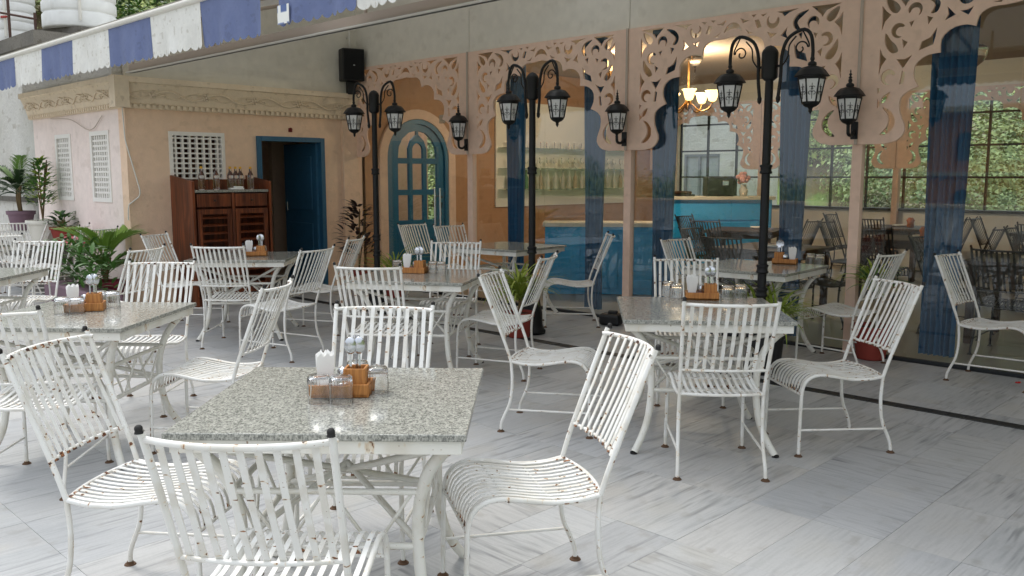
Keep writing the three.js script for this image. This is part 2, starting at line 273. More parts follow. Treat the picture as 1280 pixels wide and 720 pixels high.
{ const d = thing('floor_drain', 'narrow black channel drain set in the marble along the glass front', 'drain', [0, 0, 1.46]);
  part('channel', box(15, 0.012, 0.085, -4.6, -0.002, 0), M.blackPaint, d);
  for (const s of [-1, 1]) part('edge_strip', box(15, 0.014, 0.006, -4.6, -0.002, s * 0.046), std({ color: 0x4a4b4b, roughness: 0.5, metalness: 0.5 }), d);
  const rib = []; for (let k = 0; k < 150; k++) rib.push(box(0.008, 0.004, 0.08, -12 + k * 0.1, 0.005, 0)); const o = part('grating', merge(rib), std({ color: 0x26282a, roughness: 0.5 }), d); o.userData.kind = 'stuff'; }

// ---- restaurant room: floor, ceiling, walls
const ZB = -7.2, XL = -10.15, XR = 3.2;
struct('restaurant_floor', box(XR - XL + 0.4, 0.3, 7.2, (XL + XR) / 2, -0.155, ZB / 2 - 0.02), M.innerFloor);
struct('restaurant_ceiling', box(XR - XL + 0.4, 0.25, 7.25, (XL + XR) / 2, 3.33, ZB / 2 - 0.09), M.ceiling);
struct('restaurant_side_wall', box(0.2, 3.2, 7.2, XR + 0.1, 1.6, ZB / 2), M.innerWall);
{ // wall with the arched doorway
  const s = poly([[0, 0], [7.2, 0], [7.2, 3.2], [0, 3.2]]), h = new THREE.Path(); h.moveTo(0.52, 0.0); h.lineTo(0.52, 1.75); h.absarc(1.1, 1.75, 0.58, Math.PI, 0, true); h.lineTo(1.68, 0.0); h.closePath(); s.holes.push(h);
  const g = extrude(s, 0.2); g.rotateY(Math.PI / 2); g.translate(XL - 0.2, 0.002, 0); struct('restaurant_end_wall', g, M.tanWall);
  struct('passage_wall', box(0.1, 3.1, 3, XL - 1.6, 1.55, -1.1), M.innerWall);
}

// ---- fretwork outline, one bay wide, taken bay by bay (u from column centre, v height above floor)
const BAY = 2.355, XC = [-10.14, -7.785, -5.43, -3.075, -0.72, 1.635];
function fretShape() {
  const k = 0.978, c = (a, b) => [a * k, b], half = [[0.004, 1.757], [0.225, 1.757]];
  const lobe = (n, ...p) => spline2(p.map(q => c(...q)), n).slice(1).forEach(q => half.push(q));
  lobe(16, [.228, 1.757], [.336, 1.785], [.393, 1.871], [.345, 2.0], [.344, 2.105], [.397, 2.16], [.478, 2.194]);
  lobe(9, [.478, 2.194], [.439, 2.273], [.45, 2.368], [.529, 2.426], [.631, 2.439]);
  lobe(9, [.631, 2.439], [.634, 2.542], [.704, 2.61], [.802, 2.628], [.878, 2.608]);
  lobe(10, [.878, 2.608], [.903, 2.691], [.98, 2.734], [1.09, 2.738], [1.18 / k, 2.752]);
  const L = BAY, full = [[0.004, 2.95], ...half, ...half.slice(0, -1).reverse().map(([a, b]) => [L - a, b]), [L - 0.004, 2.95]], s = poly(full);
  const H = [], sm = (pts, n = 14) => H.push(spline2(pts.map(q => c(...q)), n, true)), tr = (...p) => H.push(p.map(q => c(...q)));
  tr([.189, 2.91], [.431, 2.911], [.36, 2.85], [.345, 2.823], [.31, 2.87]);
  sm([[.200, 2.883], [.273, 2.853], [.303, 2.808], [.275, 2.779], [.226, 2.807]]);
  tr([.166, 2.832], [.2, 2.79], [.233, 2.764], [.19, 2.72], [.17, 2.659]);
  sm([[.475, 2.888], [.562, 2.868], [.606, 2.814], [.588, 2.757], [.543, 2.75], [.568, 2.805], [.52, 2.85]], 20);
  sm([[.205, 2.617], [.205, 2.539], [.247, 2.478], [.298, 2.482], [.284, 2.526], [.245, 2.565]], 18);
  tr([.492, 2.535], [.55, 2.56], [.592, 2.62], [.585, 2.56], [.572, 2.509], [.475, 2.476]);
  tr([.572, 2.916], [.76, 2.91], [.715, 2.895], [.696, 2.868], [.65, 2.895]);
  tr([.666, 2.77], [.723, 2.709], [.657, 2.679], [.675, 2.72]); tr([.766, 2.732], [.81, 2.735], [.852, 2.751], [.821, 2.699]);
  tr([.868, 2.912], [.922, 2.906], [.901, 2.89]); tr([.97, 2.916], [1.016, 2.914], [.996, 2.895]);
  tr([.944, 2.867], [.982, 2.863], [.957, 2.799], [.919, 2.807]); tr([1.038, 2.874], [1.08, 2.878], [1.126, 2.899], [1.101, 2.858]); tr([.99, 2.767], [1.03, 2.772], [1.072, 2.799], [1.043, 2.76]);
  tr([.162, 2.504], [.185, 2.45], [.212, 2.423], [.18, 2.38], [.162, 2.31]); tr([.303, 2.416], [.36, 2.41], [.413, 2.437], [.352, 2.346]); tr([.346, 2.317], [.37, 2.306], [.36, 2.23], [.332, 2.226]);
  tr([.157, 2.203], [.179, 2.192], [.16, 2.157]); sm([[.255, 2.158], [.232, 2.101], [.192, 2.085], [.205, 2.132]]); tr([.159, 2.114], [.187, 2.075], [.161, 2.045]);
  sm([[.21, 2.033], [.252, 1.973], [.249, 1.904], [.197, 1.842], [.25, 1.848], [.295, 1.893], [.302, 1.952], [.262, 2.012]], 26);
  tr([.52, 2.72], [.56, 2.705], [.53, 2.66]); tr([.335, 2.565], [.375, 2.54], [.348, 2.50]); tr([.385, 2.69], [.42, 2.70], [.40, 2.655]);
  const curl = (x, y, R, a0, dir) => { const o = [], i = []; for (let t = 0; t <= 12; t++) { const a = a0 + dir * t / 12 * 4.6, w = R * 0.66 * Math.sin(Math.PI * Math.min(1, 0.12 + t / 12 * 0.88)); o.push([x * k + Math.cos(a) * R, y + Math.sin(a) * R]); i.push([x * k + Math.cos(a) * (R - w - 0.004), y + Math.sin(a) * (R - w - 0.004)]); } H.push([...o, ...i.reverse()]); };
  curl(.425, 2.783, .055, 3.6, -1); curl(.302, 2.637, .058, 0.6, 1); curl(.804, 2.838, .062, 2.6, 1); curl(.238, 2.282, .06, 0.3, 1);
  const cen = h => h.reduce((q, p) => [q[0] + p[0] / h.length, q[1] + p[1] / h.length], [0, 0]);
  H.forEach((h, i) => { const g = cen(h), f = h.length === 26 ? 1 : 1.13; H[i] = h.map(([x, y]) => [g[0] + (x - g[0]) * f, Math.min(2.925, g[1] + (y - g[1]) * f)]); });
  const both = [...H, ...H.map(h => h.map(([a, b]) => [L - a, b]))];
  both.push(spline2([[1.085, 2.79], [1.12, 2.85], [L / 2, 2.873], [L - 1.12, 2.85], [L - 1.085, 2.79], [L / 2 + 0.045, 2.812], [L / 2, 2.82], [L / 2 - 0.045, 2.812]], 26, true));
  for (const h of both) { const p = new THREE.Path(); h.forEach(([x, y], i) => i ? p.lineTo(x, y) : p.moveTo(x, y)); p.closePath(); s.holes.push(p); }
  return s;
}
const fretGeo = extrude(fretShape(), 0.022);

// ---- glass front of the restaurant
{
  const f = thing('restaurant_front', 'peach restaurant front of cusped fretwork arches over tall glass panes', 'facade');
  for (let i = 0; i < 6; i++) {
    part('column', rbox(0.088, 2.95, 0.075, XC[i] + (i ? 0 : 0.03), 1.475, -0.005), M.peach, f);
    if (i < 5) { const p = part('fretwork_panel', fretGeo, M.peach, f); p.position.set(XC[i], 0, 0.036); }
    if (i) part('cover_strip', rbox(0.028, 1.2, 0.014, XC[i], 2.357, 0.0665), M.beam, f);
  }
  for (let i = 0; i < 5; i++) for (const h of [0, 1]) { const w = BAY / 2 - 0.05; part('glass_pane', box(w - 0.006, 2.93, 0.01, XC[i] + 0.046 + w * (h + 0.5), 1.475, -0.02), M.glass, f); }
  for (let i = 0; i < 5; i++) { part('floor_channel', box(BAY - 0.09, 0.03, 0.04, XC[i] + BAY / 2, 0.012, -0.02), M.mullion, f); if (i) part('pane_clip', rbox(0.05, 0.06, 0.03, XC[i] + 0.07, 0.06, 0.01, 0.004), M.steel, f); }
  for (let i = 0; i < 5; i++) { part('upper_panel', box(BAY - 0.008, 1.03, 0.05, XC[i] + BAY / 2, 3.4665, 0.005), M.greySheet, f); }
  const hd = part('door_pull', merge([rod([-8.0, 0.75, 0.05], [-8.0, 1.35, 0.05], 0.014), rod([-7.9, 0.75, 0.05], [-7.9, 1.35, 0.05], 0.014), ...[0.85, 1.25].map(y => rod([-8.0, y, 0.05], [-7.9, y, 0.05], 0.007))]), M.steel, f); hd.position.x = onZ(547, 260, 0.05)[0] + 7.95;
  part('patch_fitting', rbox(0.09, 0.1, 0.03, onZ(553, 150, 0)[0], 2.2, -0.0, 0.004), M.steel, f);
}
// ---- back wall of the room: window wall with dark glazing bars, and inner fretwork
{
  const wl = thing('window_wall', 'long back window of dark glazing bars looking onto green hills', 'window');
  part('sill_wall', box(XR - XL, 0.95, 0.2, (XL + XR) / 2, 0.475, ZB), M.innerCream, wl);
  part('head_wall', box(XR - XL, 0.4, 0.2, (XL + XR) / 2, 3.0, ZB), M.innerCream, wl);
  part('wall_pier', box(0.55, 1.85, 0.2, XL + 0.275, 1.875, ZB), M.innerCream, wl);
  part('sill', rbox(XR - XL - 0.5, 0.04, 0.3, (XL + XR) / 2 + 0.25, 0.968, ZB + 0.02), M.mullion, wl);
  const x0 = -9.6, n = 21, dx = 0.604, rows = [0.99, 1.48, 1.965, 2.45, 2.8];
  for (let i = 0; i <= n; i++) part('mullion', box(i % 4 ? 0.03 : 0.045, 1.812, 0.05, x0 + i * dx, 1.894, ZB), M.mullion, wl);
  for (const y of rows.slice(1, 4)) part('transom', box(n * dx, 0.03, 0.042, x0 + n * dx / 2, y, ZB), M.mullion, wl);
  for (let i = 0; i < n; i++) for (let j = 0; j < 4; j++) part('pane', box(dx - 0.03, rows[j + 1] - rows[j] - 0.03, 0.004, x0 + (i + 0.5) * dx, (rows[j] + rows[j + 1]) / 2, ZB), M.glass, wl);
  for (let i = 0; i < 4; i++) { const p = part('fretwork_panel', fretGeo, M.peach, wl); p.position.set(-10.13 + i * BAY, -0.14, ZB + 0.25); part('post', box(0.09, 2.8, 0.1, -10.13 + (i + 1) * BAY, 1.4, ZB + 0.19), M.peach, wl); }
}

// ---- annex: the small peach building that closes the terrace on the left
const XA = -10.1, ZA = 3.17;
{
  const a = thing('annex_building', 'small peach annex with carved cornice, lattice windows and blue doorway', 'building');
  // door wall (faces +x): shape coordinates s = -z, y
  const dw = poly([[-ZA, 0], [0, 0], [0, 2.6], [-ZA, 2.6]]); dw.holes.push(rectHole(-1.55, 0.0, -0.56, 2.0)); dw.holes.push(rectHole(-2.66, 1.3, -2.0, 2.0));
  const g = extrude(dw, 0.18); g.rotateY(Math.PI / 2); g.translate(XA - 0.18, 0.001, 0); part('door_wall', g, M.peachWall, a);
  const lw = poly([[-13.2, 0], [XA - 0.002, 0], [XA - 0.002, 2.6], [-13.2, 2.6]]); const wins = [[-12.34, -11.83], [-11.14, -10.6]]; for (const [x0, x1] of wins) lw.holes.push(rectHole(x0, 1.21, x1, 2.01));
  const g2 = extrude(lw, 0.18); g2.translate(0, 0.001, ZA - 0.182); part('side_wall', g2, M.pinkWall, a);
  part('rear_wall', box(0.15, 2.6, ZA - 0.2, -13.12, 1.3, ZA / 2 - 0.1), M.pinkWall, a); part('roof_slab', box(3.0, 0.12, ZA + 0.0, -11.65, 2.655, ZA / 2 - 0.15), M.concrete, a);
  part('inner_wall', box(3.0, 2.58, 0.1, -11.65, 1.29, -0.1), M.peachWall, a); part('inner_floor', box(3.0, 0.05, ZA - 0.2, -11.7, -0.02, ZA / 2 - 0.05), M.innerFloor, a); part('wood_partition', box(0.05, 2.3, 1.0, -11.5, 1.15, 1.5), M.redwood, a);
  part('pilaster', rbox(0.06, 2.24, 0.26, XA + 0.03, 1.125, 0.15), M.peachWall, a);
  // carved cornice on both faces
  const prof = [[0.0, 2.26], [0.035, 2.26], [0.035, 2.30], [0.05, 2.315], [0.075, 2.40], [0.125, 2.53], [0.15, 2.54], [0.15, 2.60], [0.0, 2.60]];
  const cA = extrude(poly(prof), ZA + 0.0); cA.translate(XA, 0, 0.02); const corniceA = part('cornice', cA, M.cream, a);
  const cB = extrude(poly(prof.map(([u, v]) => [-u, v])), 3.2); cB.rotateY(Math.PI / 2); cB.translate(-13.2 - 0.04, 0, ZA); const corniceB = part('cornice', cB, M.cream, a);
  part('cornice_corner', box(0.16, 0.343, 0.16, XA + 0.078, 2.4315, ZA + 0.078), M.cream, a);
  const face = v => 0.075 + (v - 2.40) * 0.385;
  const relief = (len, put) => { const out = []; const nwave = Math.round(len / 0.62);
    const wave = []; for (let i = 0; i <= nwave * 12; i++) { const s = i / 12 * (len / nwave), v = 2.415 + 0.045 * Math.sin(i / 12 * 6.283); wave.push(put(s, v, 0.012)); } out.push(tube(wave, 0.011, nwave * 16, 5));
    const wave2 = []; for (let i = 0; i <= nwave * 12; i++) { const s = i / 12 * (len / nwave), v = 2.415 - 0.04 * Math.sin(i / 12 * 6.283 + 0.7); wave2.push(put(s, v, 0.008)); } out.push(tube(wave2, 0.006, nwave * 16, 5));
    for (let k = 0; k < nwave; k++) { const s0 = (k + 0.5) * len / nwave; const [cx, cy, cz] = put(s0, 2.42, 0.014); out.push(new THREE.SphereGeometry(0.018, 8, 6).translate(cx, cy, cz));
      for (let p = 0; p < 6; p++) { const an = p * 1.047; const [x, y, z] = put(s0 + Math.cos(an) * 0.034, 2.42 + Math.sin(an) * 0.034, 0.012); out.push(new THREE.SphereGeometry(0.017, 7, 5).translate(x, y, z)); }
      for (const sd of [0.18, 0.42]) { const c = []; for (let t = 0; t < 9; t++) { const an = t / 8 * 4.4 + (sd > 0.3 ? 3 : 0), rr = 0.035 * (1 - t / 12); c.push(put(s0 + sd * 0.9 - 0.29 + Math.cos(an) * rr * 1.3, 2.415 + (sd > 0.3 ? 0.03 : -0.02) + Math.sin(an) * rr, 0.01)); } out.push(tube(c, 0.007, 10, 5)); } }
    return merge(out); };
  part('vine_relief', relief(ZA, (s, v, o) => [XA + face(v) + o, v + o * 0.1, 0.02 + s]), M.cream, corniceA); part('vine_relief', relief(3.1, (s, v, o) => [-13.2 + s, v + o * 0.1, ZA + face(v) + o]), M.cream, corniceB);
  const dn = []; for (let k = 0; k < 44; k++) dn.push(box(0.028, 0.042, 0.036, XA + 0.055, 2.287, 0.05 + k * 0.072)); part('dentil_band', merge(dn), M.cream, corniceA).userData.kind = 'stuff';
  const dn2 = []; for (let k = 0; k < 43; k++) dn2.push(box(0.036, 0.042, 0.028, -13.15 + k * 0.072, 2.287, ZA + 0.055)); part('dentil_band', merge(dn2), M.cream, corniceB).userData.kind = 'stuff';
  part('parapet', box(3.05, 0.17, 0.12, -11.62, 2.687, ZA + 0.06), M.whiteWall, a);
  // lattice (jali) windows
  const grille = (w, h, nx, ny, bar) => { const b = []; for (let i = 1; i < nx; i++) b.push(box(bar, h, 0.05, -w / 2 + i * w / nx, 0, 0)); for (let j = 1; j < ny; j++) b.push(box(w, bar, 0.046, 0, -h / 2 + j * h / ny, 0)); return merge(b); };
  const frame = (w, h, t) => merge([box(w, t, 0.08, 0, h / 2 - t / 2, 0), box(w, t, 0.08, 0, -h / 2 + t / 2, 0), box(t, h - 2 * t, 0.08, -w / 2 + t / 2, 0, 0), box(t, h - 2 * t, 0.08, w / 2 - t / 2, 0, 0)]);
  for (const [x0, x1] of wins) { const w = x1 - x0 + 0.04, f = part('lattice_window', frame(w, 0.84, 0.05), M.jali, a); f.position.set((x0 + x1) / 2, 1.61, ZA - 0.03); part('lattice', grille(w - 0.1, 0.74, 7, 12, 0.024), M.jali, f); }
  { const f = part('lattice_window', frame(0.70, 0.74, 0.045), M.jali, a); f.position.set(XA - 0.03, 1.65, 2.33); f.rotation.y = Math.PI / 2; part('lattice', merge([...Array(7).keys()].map(i => box(0.022, 0.65, 0.05, -0.305 + (i + .5) * 0.0871, 0, 0)).concat([...Array(11).keys()].map(j => box(0.61, 0.018, 0.046, 0, -0.325 + (j + 0.5) * 0.0591, 0)))), M.jali, f); }
  // blue door frame and the leaf standing ajar
  const df = part('door_frame', merge([box(0.10, 2.0, 0.06, XA - 0.02, 1.0, 1.523), box(0.10, 2.0, 0.06, XA - 0.02, 1.0, 0.587), box(0.10, 0.06, 0.87, XA - 0.02, 1.972, 1.055)]), M.blueDoor, a);
  const dl = part('door_leaf', rbox(0.86, 1.93, 0.035, -0.43, 0.97, 0, 0.004), M.blueDoor, a); dl.position.set(XA - 0.05, 0, 0.63); dl.rotation.y = -0.04;
  for (const y of [0.5, 1.4]) part('door_panel', rbox(0.62, 0.72, 0.012, -0.43, y, 0.022, 0.005), M.blueDoor, dl);
  part('door_handle', merge([rod([-0.78, 1.02, 0.03], [-0.78, 1.14, 0.03], 0.01), rod([-0.78, 1.02, 0.03], [-0.78, 1.02, 0.0], 0.008)]), M.steel, dl);
  part('indicator_lamp', merge([new THREE.SphereGeometry(0.022, 10, 8).translate(XA + 0.02, 2.1, 1.06), rbox(0.02, 0.05, 0.05, XA + 0.008, 2.09, 1.06, 0.004)]), std({ color: 0x6e1510, roughness: 0.5 }), a);
  // conduit on the corner
  part('conduit', tube([[XA + 0.02, 2.27, ZA + 0.03], [XA + 0.03, 1.9, ZA + 0.02], [XA + 0.06, 1.35, ZA - 0.1], [XA + 0.05, 1.27, ZA - 0.1], [XA + 0.02, 1.17, ZA + 0.02], [XA + 0.02, 1.0, ZA + 0.03]], 0.008, 30, 6, false, 0.1), M.pole, a);
  part('hanging_wire', tube([[XA - 0.6, 2.2, ZA + 0.02], [XA - 1.0, 2.05, ZA + 0.02], [XA - 1.6, 2.2, ZA + 0.03], [XA - 2.3, 2.24, ZA + 0.03]], 0.005, 24, 5), M.beam, a);
  // sheet that closes the gap between cornice and roof
  const gs = extrude(poly([[-3.2, 2.605], [0, 2.605], [0, 3.93], [-3.2, 3.08]]), 0.03); gs.rotateY(Math.PI / 2); gs.translate(XA + 0.03, 0, -0.02); part('infill_sheet', gs, M.greySheet, a);
}

// ---- awnings: sloping roof, front pole, striped scalloped valance, tie beam
{
  const ZV = 3.81, YP = 2.92, YW = 3.97;   // front pole and the height at the wall
  const flap = (x0, x1, bottom, seed) => { // hanging cloth with scalloped hem and slight folds
    const n = 90, m = 6, pos = [], uv = [], idx = [], r = rng(seed), ph = r() * 6;
    for (let j = 0; j <= m; j++) for (let i = 0; i <= n; i++) { const x = x0 + (x1 - x0) * i / n, hem = bottom + 0.012 - 0.03 * Math.pow(Math.abs(Math.sin((x - x0) * 3.1416 / 0.105)), 0.7), y = YP - 0.02 + (hem - YP + 0.02) * j / m, z = 0.018 * Math.sin(x * 9 + ph) * j / m + 0.01 * Math.sin(x * 23 + ph * 2) * j / m; pos.push(x, y, z); uv.push(x, y); }
    for (let j = 0; j < m; j++) for (let i = 0; i < n; i++) { const a = j * (n + 1) + i; idx.push(a, a + n + 1, a + 1, a + 1, a + n + 1, a + n + 2); }
    const g = new THREE.BufferGeometry(); g.setAttribute('position', new THREE.Float32BufferAttribute(pos, 3)); g.setAttribute('uv', new THREE.Float32BufferAttribute(uv, 2)); g.setIndex(idx); g.computeVertexNormals(); return g; };
  const make = (label, edges, first, xr0, xr1) => {
    const a = thing('striped_awning', label, 'awning', [0, 0, ZV], 0, 'awnings over the terrace');
    for (let i = 0; i < edges.length - 1; i++) { const f = part('valance_panel', flap(edges[i], edges[i + 1], 2.573 - 0.003 * i, 600 + i + Math.round(edges[0] * 10)), (i + first) % 2 ? M.valBlue : M.valWhite, a); if (i === 0 && first === 1) { part('print_patch', box(0.15, 0.13, 0.003, edges[0] + 0.11, onZ(358, 19, ZV)[1], 0.036), std({ map: tex(128, 96, (u, v) => { const line = Math.floor(v * 14) % 2 && hash(Math.floor(u * 26), Math.floor(v * 14), 9) > 0.35 && u > 0.08 && u < 0.92; return line ? (v > 0.72 ? [0.62, 0.25, 0.22] : [0.35, 0.42, 0.6]) : [0.9, 0.9, 0.88]; }), roughness: 0.8 }), f); } }
    part('front_pole', rod([xr0, YP, 0], [xr1, YP, 0], 0.028, 12), M.pole, a);
    const rs = new THREE.PlaneGeometry(xr1 - xr0, 1, 24, 8), rp = rs.attributes.position; for (let i = 0; i < rp.count; i++) { const t = rp.getY(i) + 0.5, xx = rp.getX(i) + (xr0 + xr1) / 2; rp.setXYZ(i, xx, YP + 0.03 + (YW - YP - 0.03) * t - 0.03 * Math.sin(Math.PI * t) * Math.abs(Math.sin((xx - xr0 - 0.4) * Math.PI / 1.9)), 0.02 - (ZV - 0.02) * t); } rs.computeVertexNormals(); part('roof_cloth', rs, M.awningCloth, a);
    for (let x = xr0 + 0.4; x < xr1; x += 1.9) part('rafter', rod([x, YP - 0.03, -0.05], [x, YW - 0.08, -ZV + 0.1], 0.02, 8), M.beam, a);
    return a; };
  const xa = onZ(327, 42, ZV)[0], xb = onZ(350, 40, ZV)[0], xc = onZ(20, 102, ZV)[0], pw = (xa - xc) / 6;
  const e1 = []; for (let k = 0; k <= 10; k++) e1.push(xa - pw * (10 - k)); make('long awning with blue and white striped scalloped valance over the annex', e1, 0, e1[0], xa);
  const e2 = []; for (let k = 0; k <= 9; k++) e2.push(xb + pw * k); make('awning unit with printed patch on its blue valance stripe', e2, 1, xb, e2[9]);
  const b = thing('tie_beam', 'long beige metal beam running under the awnings', 'beam', [0, 0, 3.25]); part('web', box(11.8, 0.09, 0.03, -3.8, 2.645, 0), M.beam, b); part('flange', box(11.8, 0.012, 0.07, -3.8, 2.606, 0.012), M.pole, b);
  for (const x of [-9.6, -7.785, -5.43, -3.075, -0.72]) part('bracket', rod([x, 2.68, 0], [x, 3.05, 0], 0.014, 6), M.beam, b);
}
// ---- rear building, ledge, tanks and rail up the slope on the left
{
  const b = thing('rear_building', 'white weathered building with a grimy concrete roof edge behind the annex', 'building');
  part('wall', box(12, 8, 6, -20.6, -0.55, -0.42), M.whiteWall, b);
  part('roof_edge', box(12.3, 0.2, 6.3, -20.5, 3.55, -0.42), M.concrete, b);
  part('upper_wall', box(9, 0.7, 0.2, -21.6, 4.0, -0.1), M.concrete, b);
  part('grime_course', box(6, 0.08, 0.06, -17.6, 1.12, 2.61), M.concrete, b);
  const t = thing('railing', 'dark brown pipe railing on the roof edge near the tanks', 'railing', [W(-8.0, 14.3)[0], 3.65, W(-8.0, 14.3)[1]], 0.75);
  const rp = std({ color: 0x4a3128, roughness: 0.7 }); for (const [x, h] of [[-0.75, 0.9], [0, 1.5], [0.42, 0.42]]) part('post', rod([x, 0, 0], [x, h, 0], 0.022), rp, t); for (const y of [0.42, 0.8]) part('rail', rod([-1.2, y + 0.2, 0], [0.45, y - 0.1, 0], 0.018), rp, t);
  const tankG = lathe([[0.001, 0], [0.66, 0], [0.68, 0.05], ...[0, 1, 2, 3, 4].flatMap(k => [[0.68, 0.12 + k * 0.24], [0.68, 0.28 + k * 0.24], [0.65, 0.31 + k * 0.24], [0.65, 0.33 + k * 0.24]]), [0.68, 1.36], [0.66, 1.42], [0.35, 1.6], [0.25, 1.62], [0.25, 1.68], [0.001, 1.69]], 36);
  const tank = (label, x, y, z, s) => { const o = thing('water_tank', label, 'water tank', [x, y, z], 0.4, 'white water tanks on the roofs'); const bd = part('tank_body', tankG, M.plastic, o); bd.scale.setScalar(s); part('pipe', rod([0.55 * s, 0.1, 0.5 * s], [0.55 * s, 1.75 * s, 0.5 * s], 0.025), M.pole, o); part('valve', rbox(0.14, 0.04, 0.04, 0.55 * s, 0.62 * s, 0.53 * s, 0.01), std({ color: 0xa03028, roughness: 0.5 }), o); part('support_block', box(1.1 * s, 0.3, 1.1 * s, 0, -0.15, 0), M.concrete, o); };
  { const [x, z] = W(-7.4, 15.4); tank('tall ribbed white water tank with a pipe, standing on the roof', x, 3.95, z, 0.86); }
  { const [x, z] = W(-9.55, 17.0); tank('white water tank beside the brown pipe railing', x, 3.95, z, 0.72); }
  { const [x, z] = W(-7.0, 18.2); tank('white water tank mostly hidden behind the awning, below the trees', x, 3.55, z, 0.7); const bb = thing('back_block', 'low concrete block carrying the hidden tank beyond the annex', 'building', [x, 0, z]); part('wall', box(3, 8, 3, 0, -0.8, 0), M.concrete, bb); part('roof_edge', box(3.1, 0.08, 3.1, 0, 3.24, 0), M.concrete, bb); }
}

// ================================================================ OBJECTS
// ---- chairs
function chairParts(seed) {
  const r = rng(seed), P = { seat: [], back: [] };
  const zU = y => -0.22 - 0.19 * Math.pow((y - 0.43) / 0.5, 1.06);
  const seatProf = [[-0.22, 0.428], [-0.14, 0.416], [-0.04, 0.418], [0.06, 0.436], [0.13, 0.446], [0.185, 0.439], [0.222, 0.412], [0.238, 0.375], [0.243, 0.335]];
  for (let i = 0; i < 12; i++) { const x = -0.187 + i * 0.034, bow = 0.03 * (1 - (x / 0.2) ** 2), sag = -0.006 * (1 - (x / 0.2) ** 2); const pr = seatProf.map(([z, y], k) => [x * (k > 5 ? 1.0 : 0.985), y + sag + 0.004, z - (k === 0 ? bow : k === 1 ? bow * 0.4 : 0)]); P.seat.push(ribbon(new THREE.CatmullRomCurve3(pr.map(p => V(...p))).getPoints(13).map(v => v.toArray()), [1, 0, 0], 0.0152, 0.0035, r())); }
  for (let i = 0; i < 10; i++) { const x = -0.182 + i * 0.0405, q = 1 - (x / 0.22) ** 2, top = 0.897, lo = 0.55; const z0 = zU(lo) - 0.03 * q + 0.009, z1 = zU(top) - 0.055 * q + 0.009; const tw = (r() - .5) * 0.003; P.back.push(ribbon([[x, lo, z0], [x + tw, (lo + top) / 2, (z0 + z1) / 2 - 0.004], [x, top, z1], [x, top + 0.006, z1 - 0.003], [x, top + 0.0085, z1 - 0.009]], [1, 0, 0], 0.0175, 0.0038, r())); }
  const bowed = (y, w, b, n = 8) => { const o = []; for (let i = 0; i <= n; i++) { const x = -w + 2 * w * i / n; o.push([x, y, zU(y) - b * (1 - (x / w) ** 2)]); } return o; };
  P.top = tube([[-0.226, 0.898, zU(0.9) + 0.012], ...bowed(0.9, 0.22, 0.055), [0.226, 0.898, zU(0.9) + 0.012]], 0.0085, 18, 7);
  P.low = tube(bowed(0.556, 0.215, 0.03), 0.007, 14, 6);
  const rail = s => seatProf.map(([z, y]) => [s * 0.207, y - 0.004, z]);
  P.frame = merge([...[-1, 1].map(s => tube(rail(s), 0.0095, 22, 7)), tube([[-0.207, 0.338, 0.243], [0.207, 0.338, 0.243]], 0.007), tube([-1, -0.5, 0, 0.5, 1].map(t => [t * 0.207, 0.424, -0.22 - 0.03 * (1 - t * t)]), 0.008, 12, 6), tube([[-0.2, 0.402, -0.06], [0.2, 0.402, -0.06]], 0.005), tube([[-0.2, 0.428, 0.10], [0.2, 0.428, 0.10]], 0.005)]);
  P.front = s => tube([[s * 0.207, 0.34, 0.243], [s * 0.209, 0.2, 0.247], [s * 0.212, 0.004, 0.25]], 0.0095, 6, 7);
  P.rear = s => tube([[s * 0.207, 0.43, -0.22], [s * 0.208, 0.30, -0.212], [s * 0.21, 0.18, -0.225], [s * 0.214, 0.09, -0.262], [s * 0.216, 0.05, -0.276], [s * 0.217, 0.004, -0.28]], 0.0095, 16, 7);
  P.post = s => { const o = []; for (let i = 0; i <= 6; i++) { const y = 0.425 + i / 6 * 0.495; o.push([s * (0.207 + 0.015 * i / 6), y, i ? zU(Math.max(0.43, y)) : -0.22]); } return tube(o, 0.0098, 12, 7); };
  P.finial = s => merge([new THREE.CylinderGeometry(0.0085, 0.0105, 0.008, 8).translate(0, -0.007, 0), new THREE.SphereGeometry(0.0098, 9, 7)]).translate(s * 0.222, 0.929, zU(0.93) - 0.004);
  P.stretch = s => rod([s * 0.211, 0.145, 0.247], [s * 0.212, 0.135, -0.244], 0.0065, 6);
  P.disc = (s, z) => merge([new THREE.CylinderGeometry(0.02, 0.023, 0.005, 12).translate(s, 0.0026, z), new THREE.CylinderGeometry(0.012, 0.016, 0.01, 8).translate(s, 0.009, z)]);
  return P;
}
function makeChair(P, name, label, mats, group) {
  const c = thing(name, label, 'chair', [0, 0, 0], 0, group);
  part('seat_frame', P.frame, mats.tube, c); P.seat.forEach(g => part('seat_slat', g, mats.slat, c)); P.back.forEach(g => part('back_slat', g, mats.slat, c));
  part('top_rail', P.top, mats.tube, c); part('lower_rail', P.low, mats.tube, c);
  for (const s of [-1, 1]) { const p = part('back_post', P.post(s), mats.tube, c); part('finial', P.finial(s), mats.cap, p); for (const [f, g, z] of [[1, P.front(s), 0.25], [0, P.rear(s), -0.28]]) { const l = part('leg', g, mats.tube, c); part('foot_disc', P.disc(s * (f ? 0.212 : 0.217), z), mats.foot, l); } part('stretcher', P.stretch(s), mats.tube, c); }
  return c;
}
const white = { tube: M.tube, slat: M.slat, cap: M.cap, foot: M.rust };
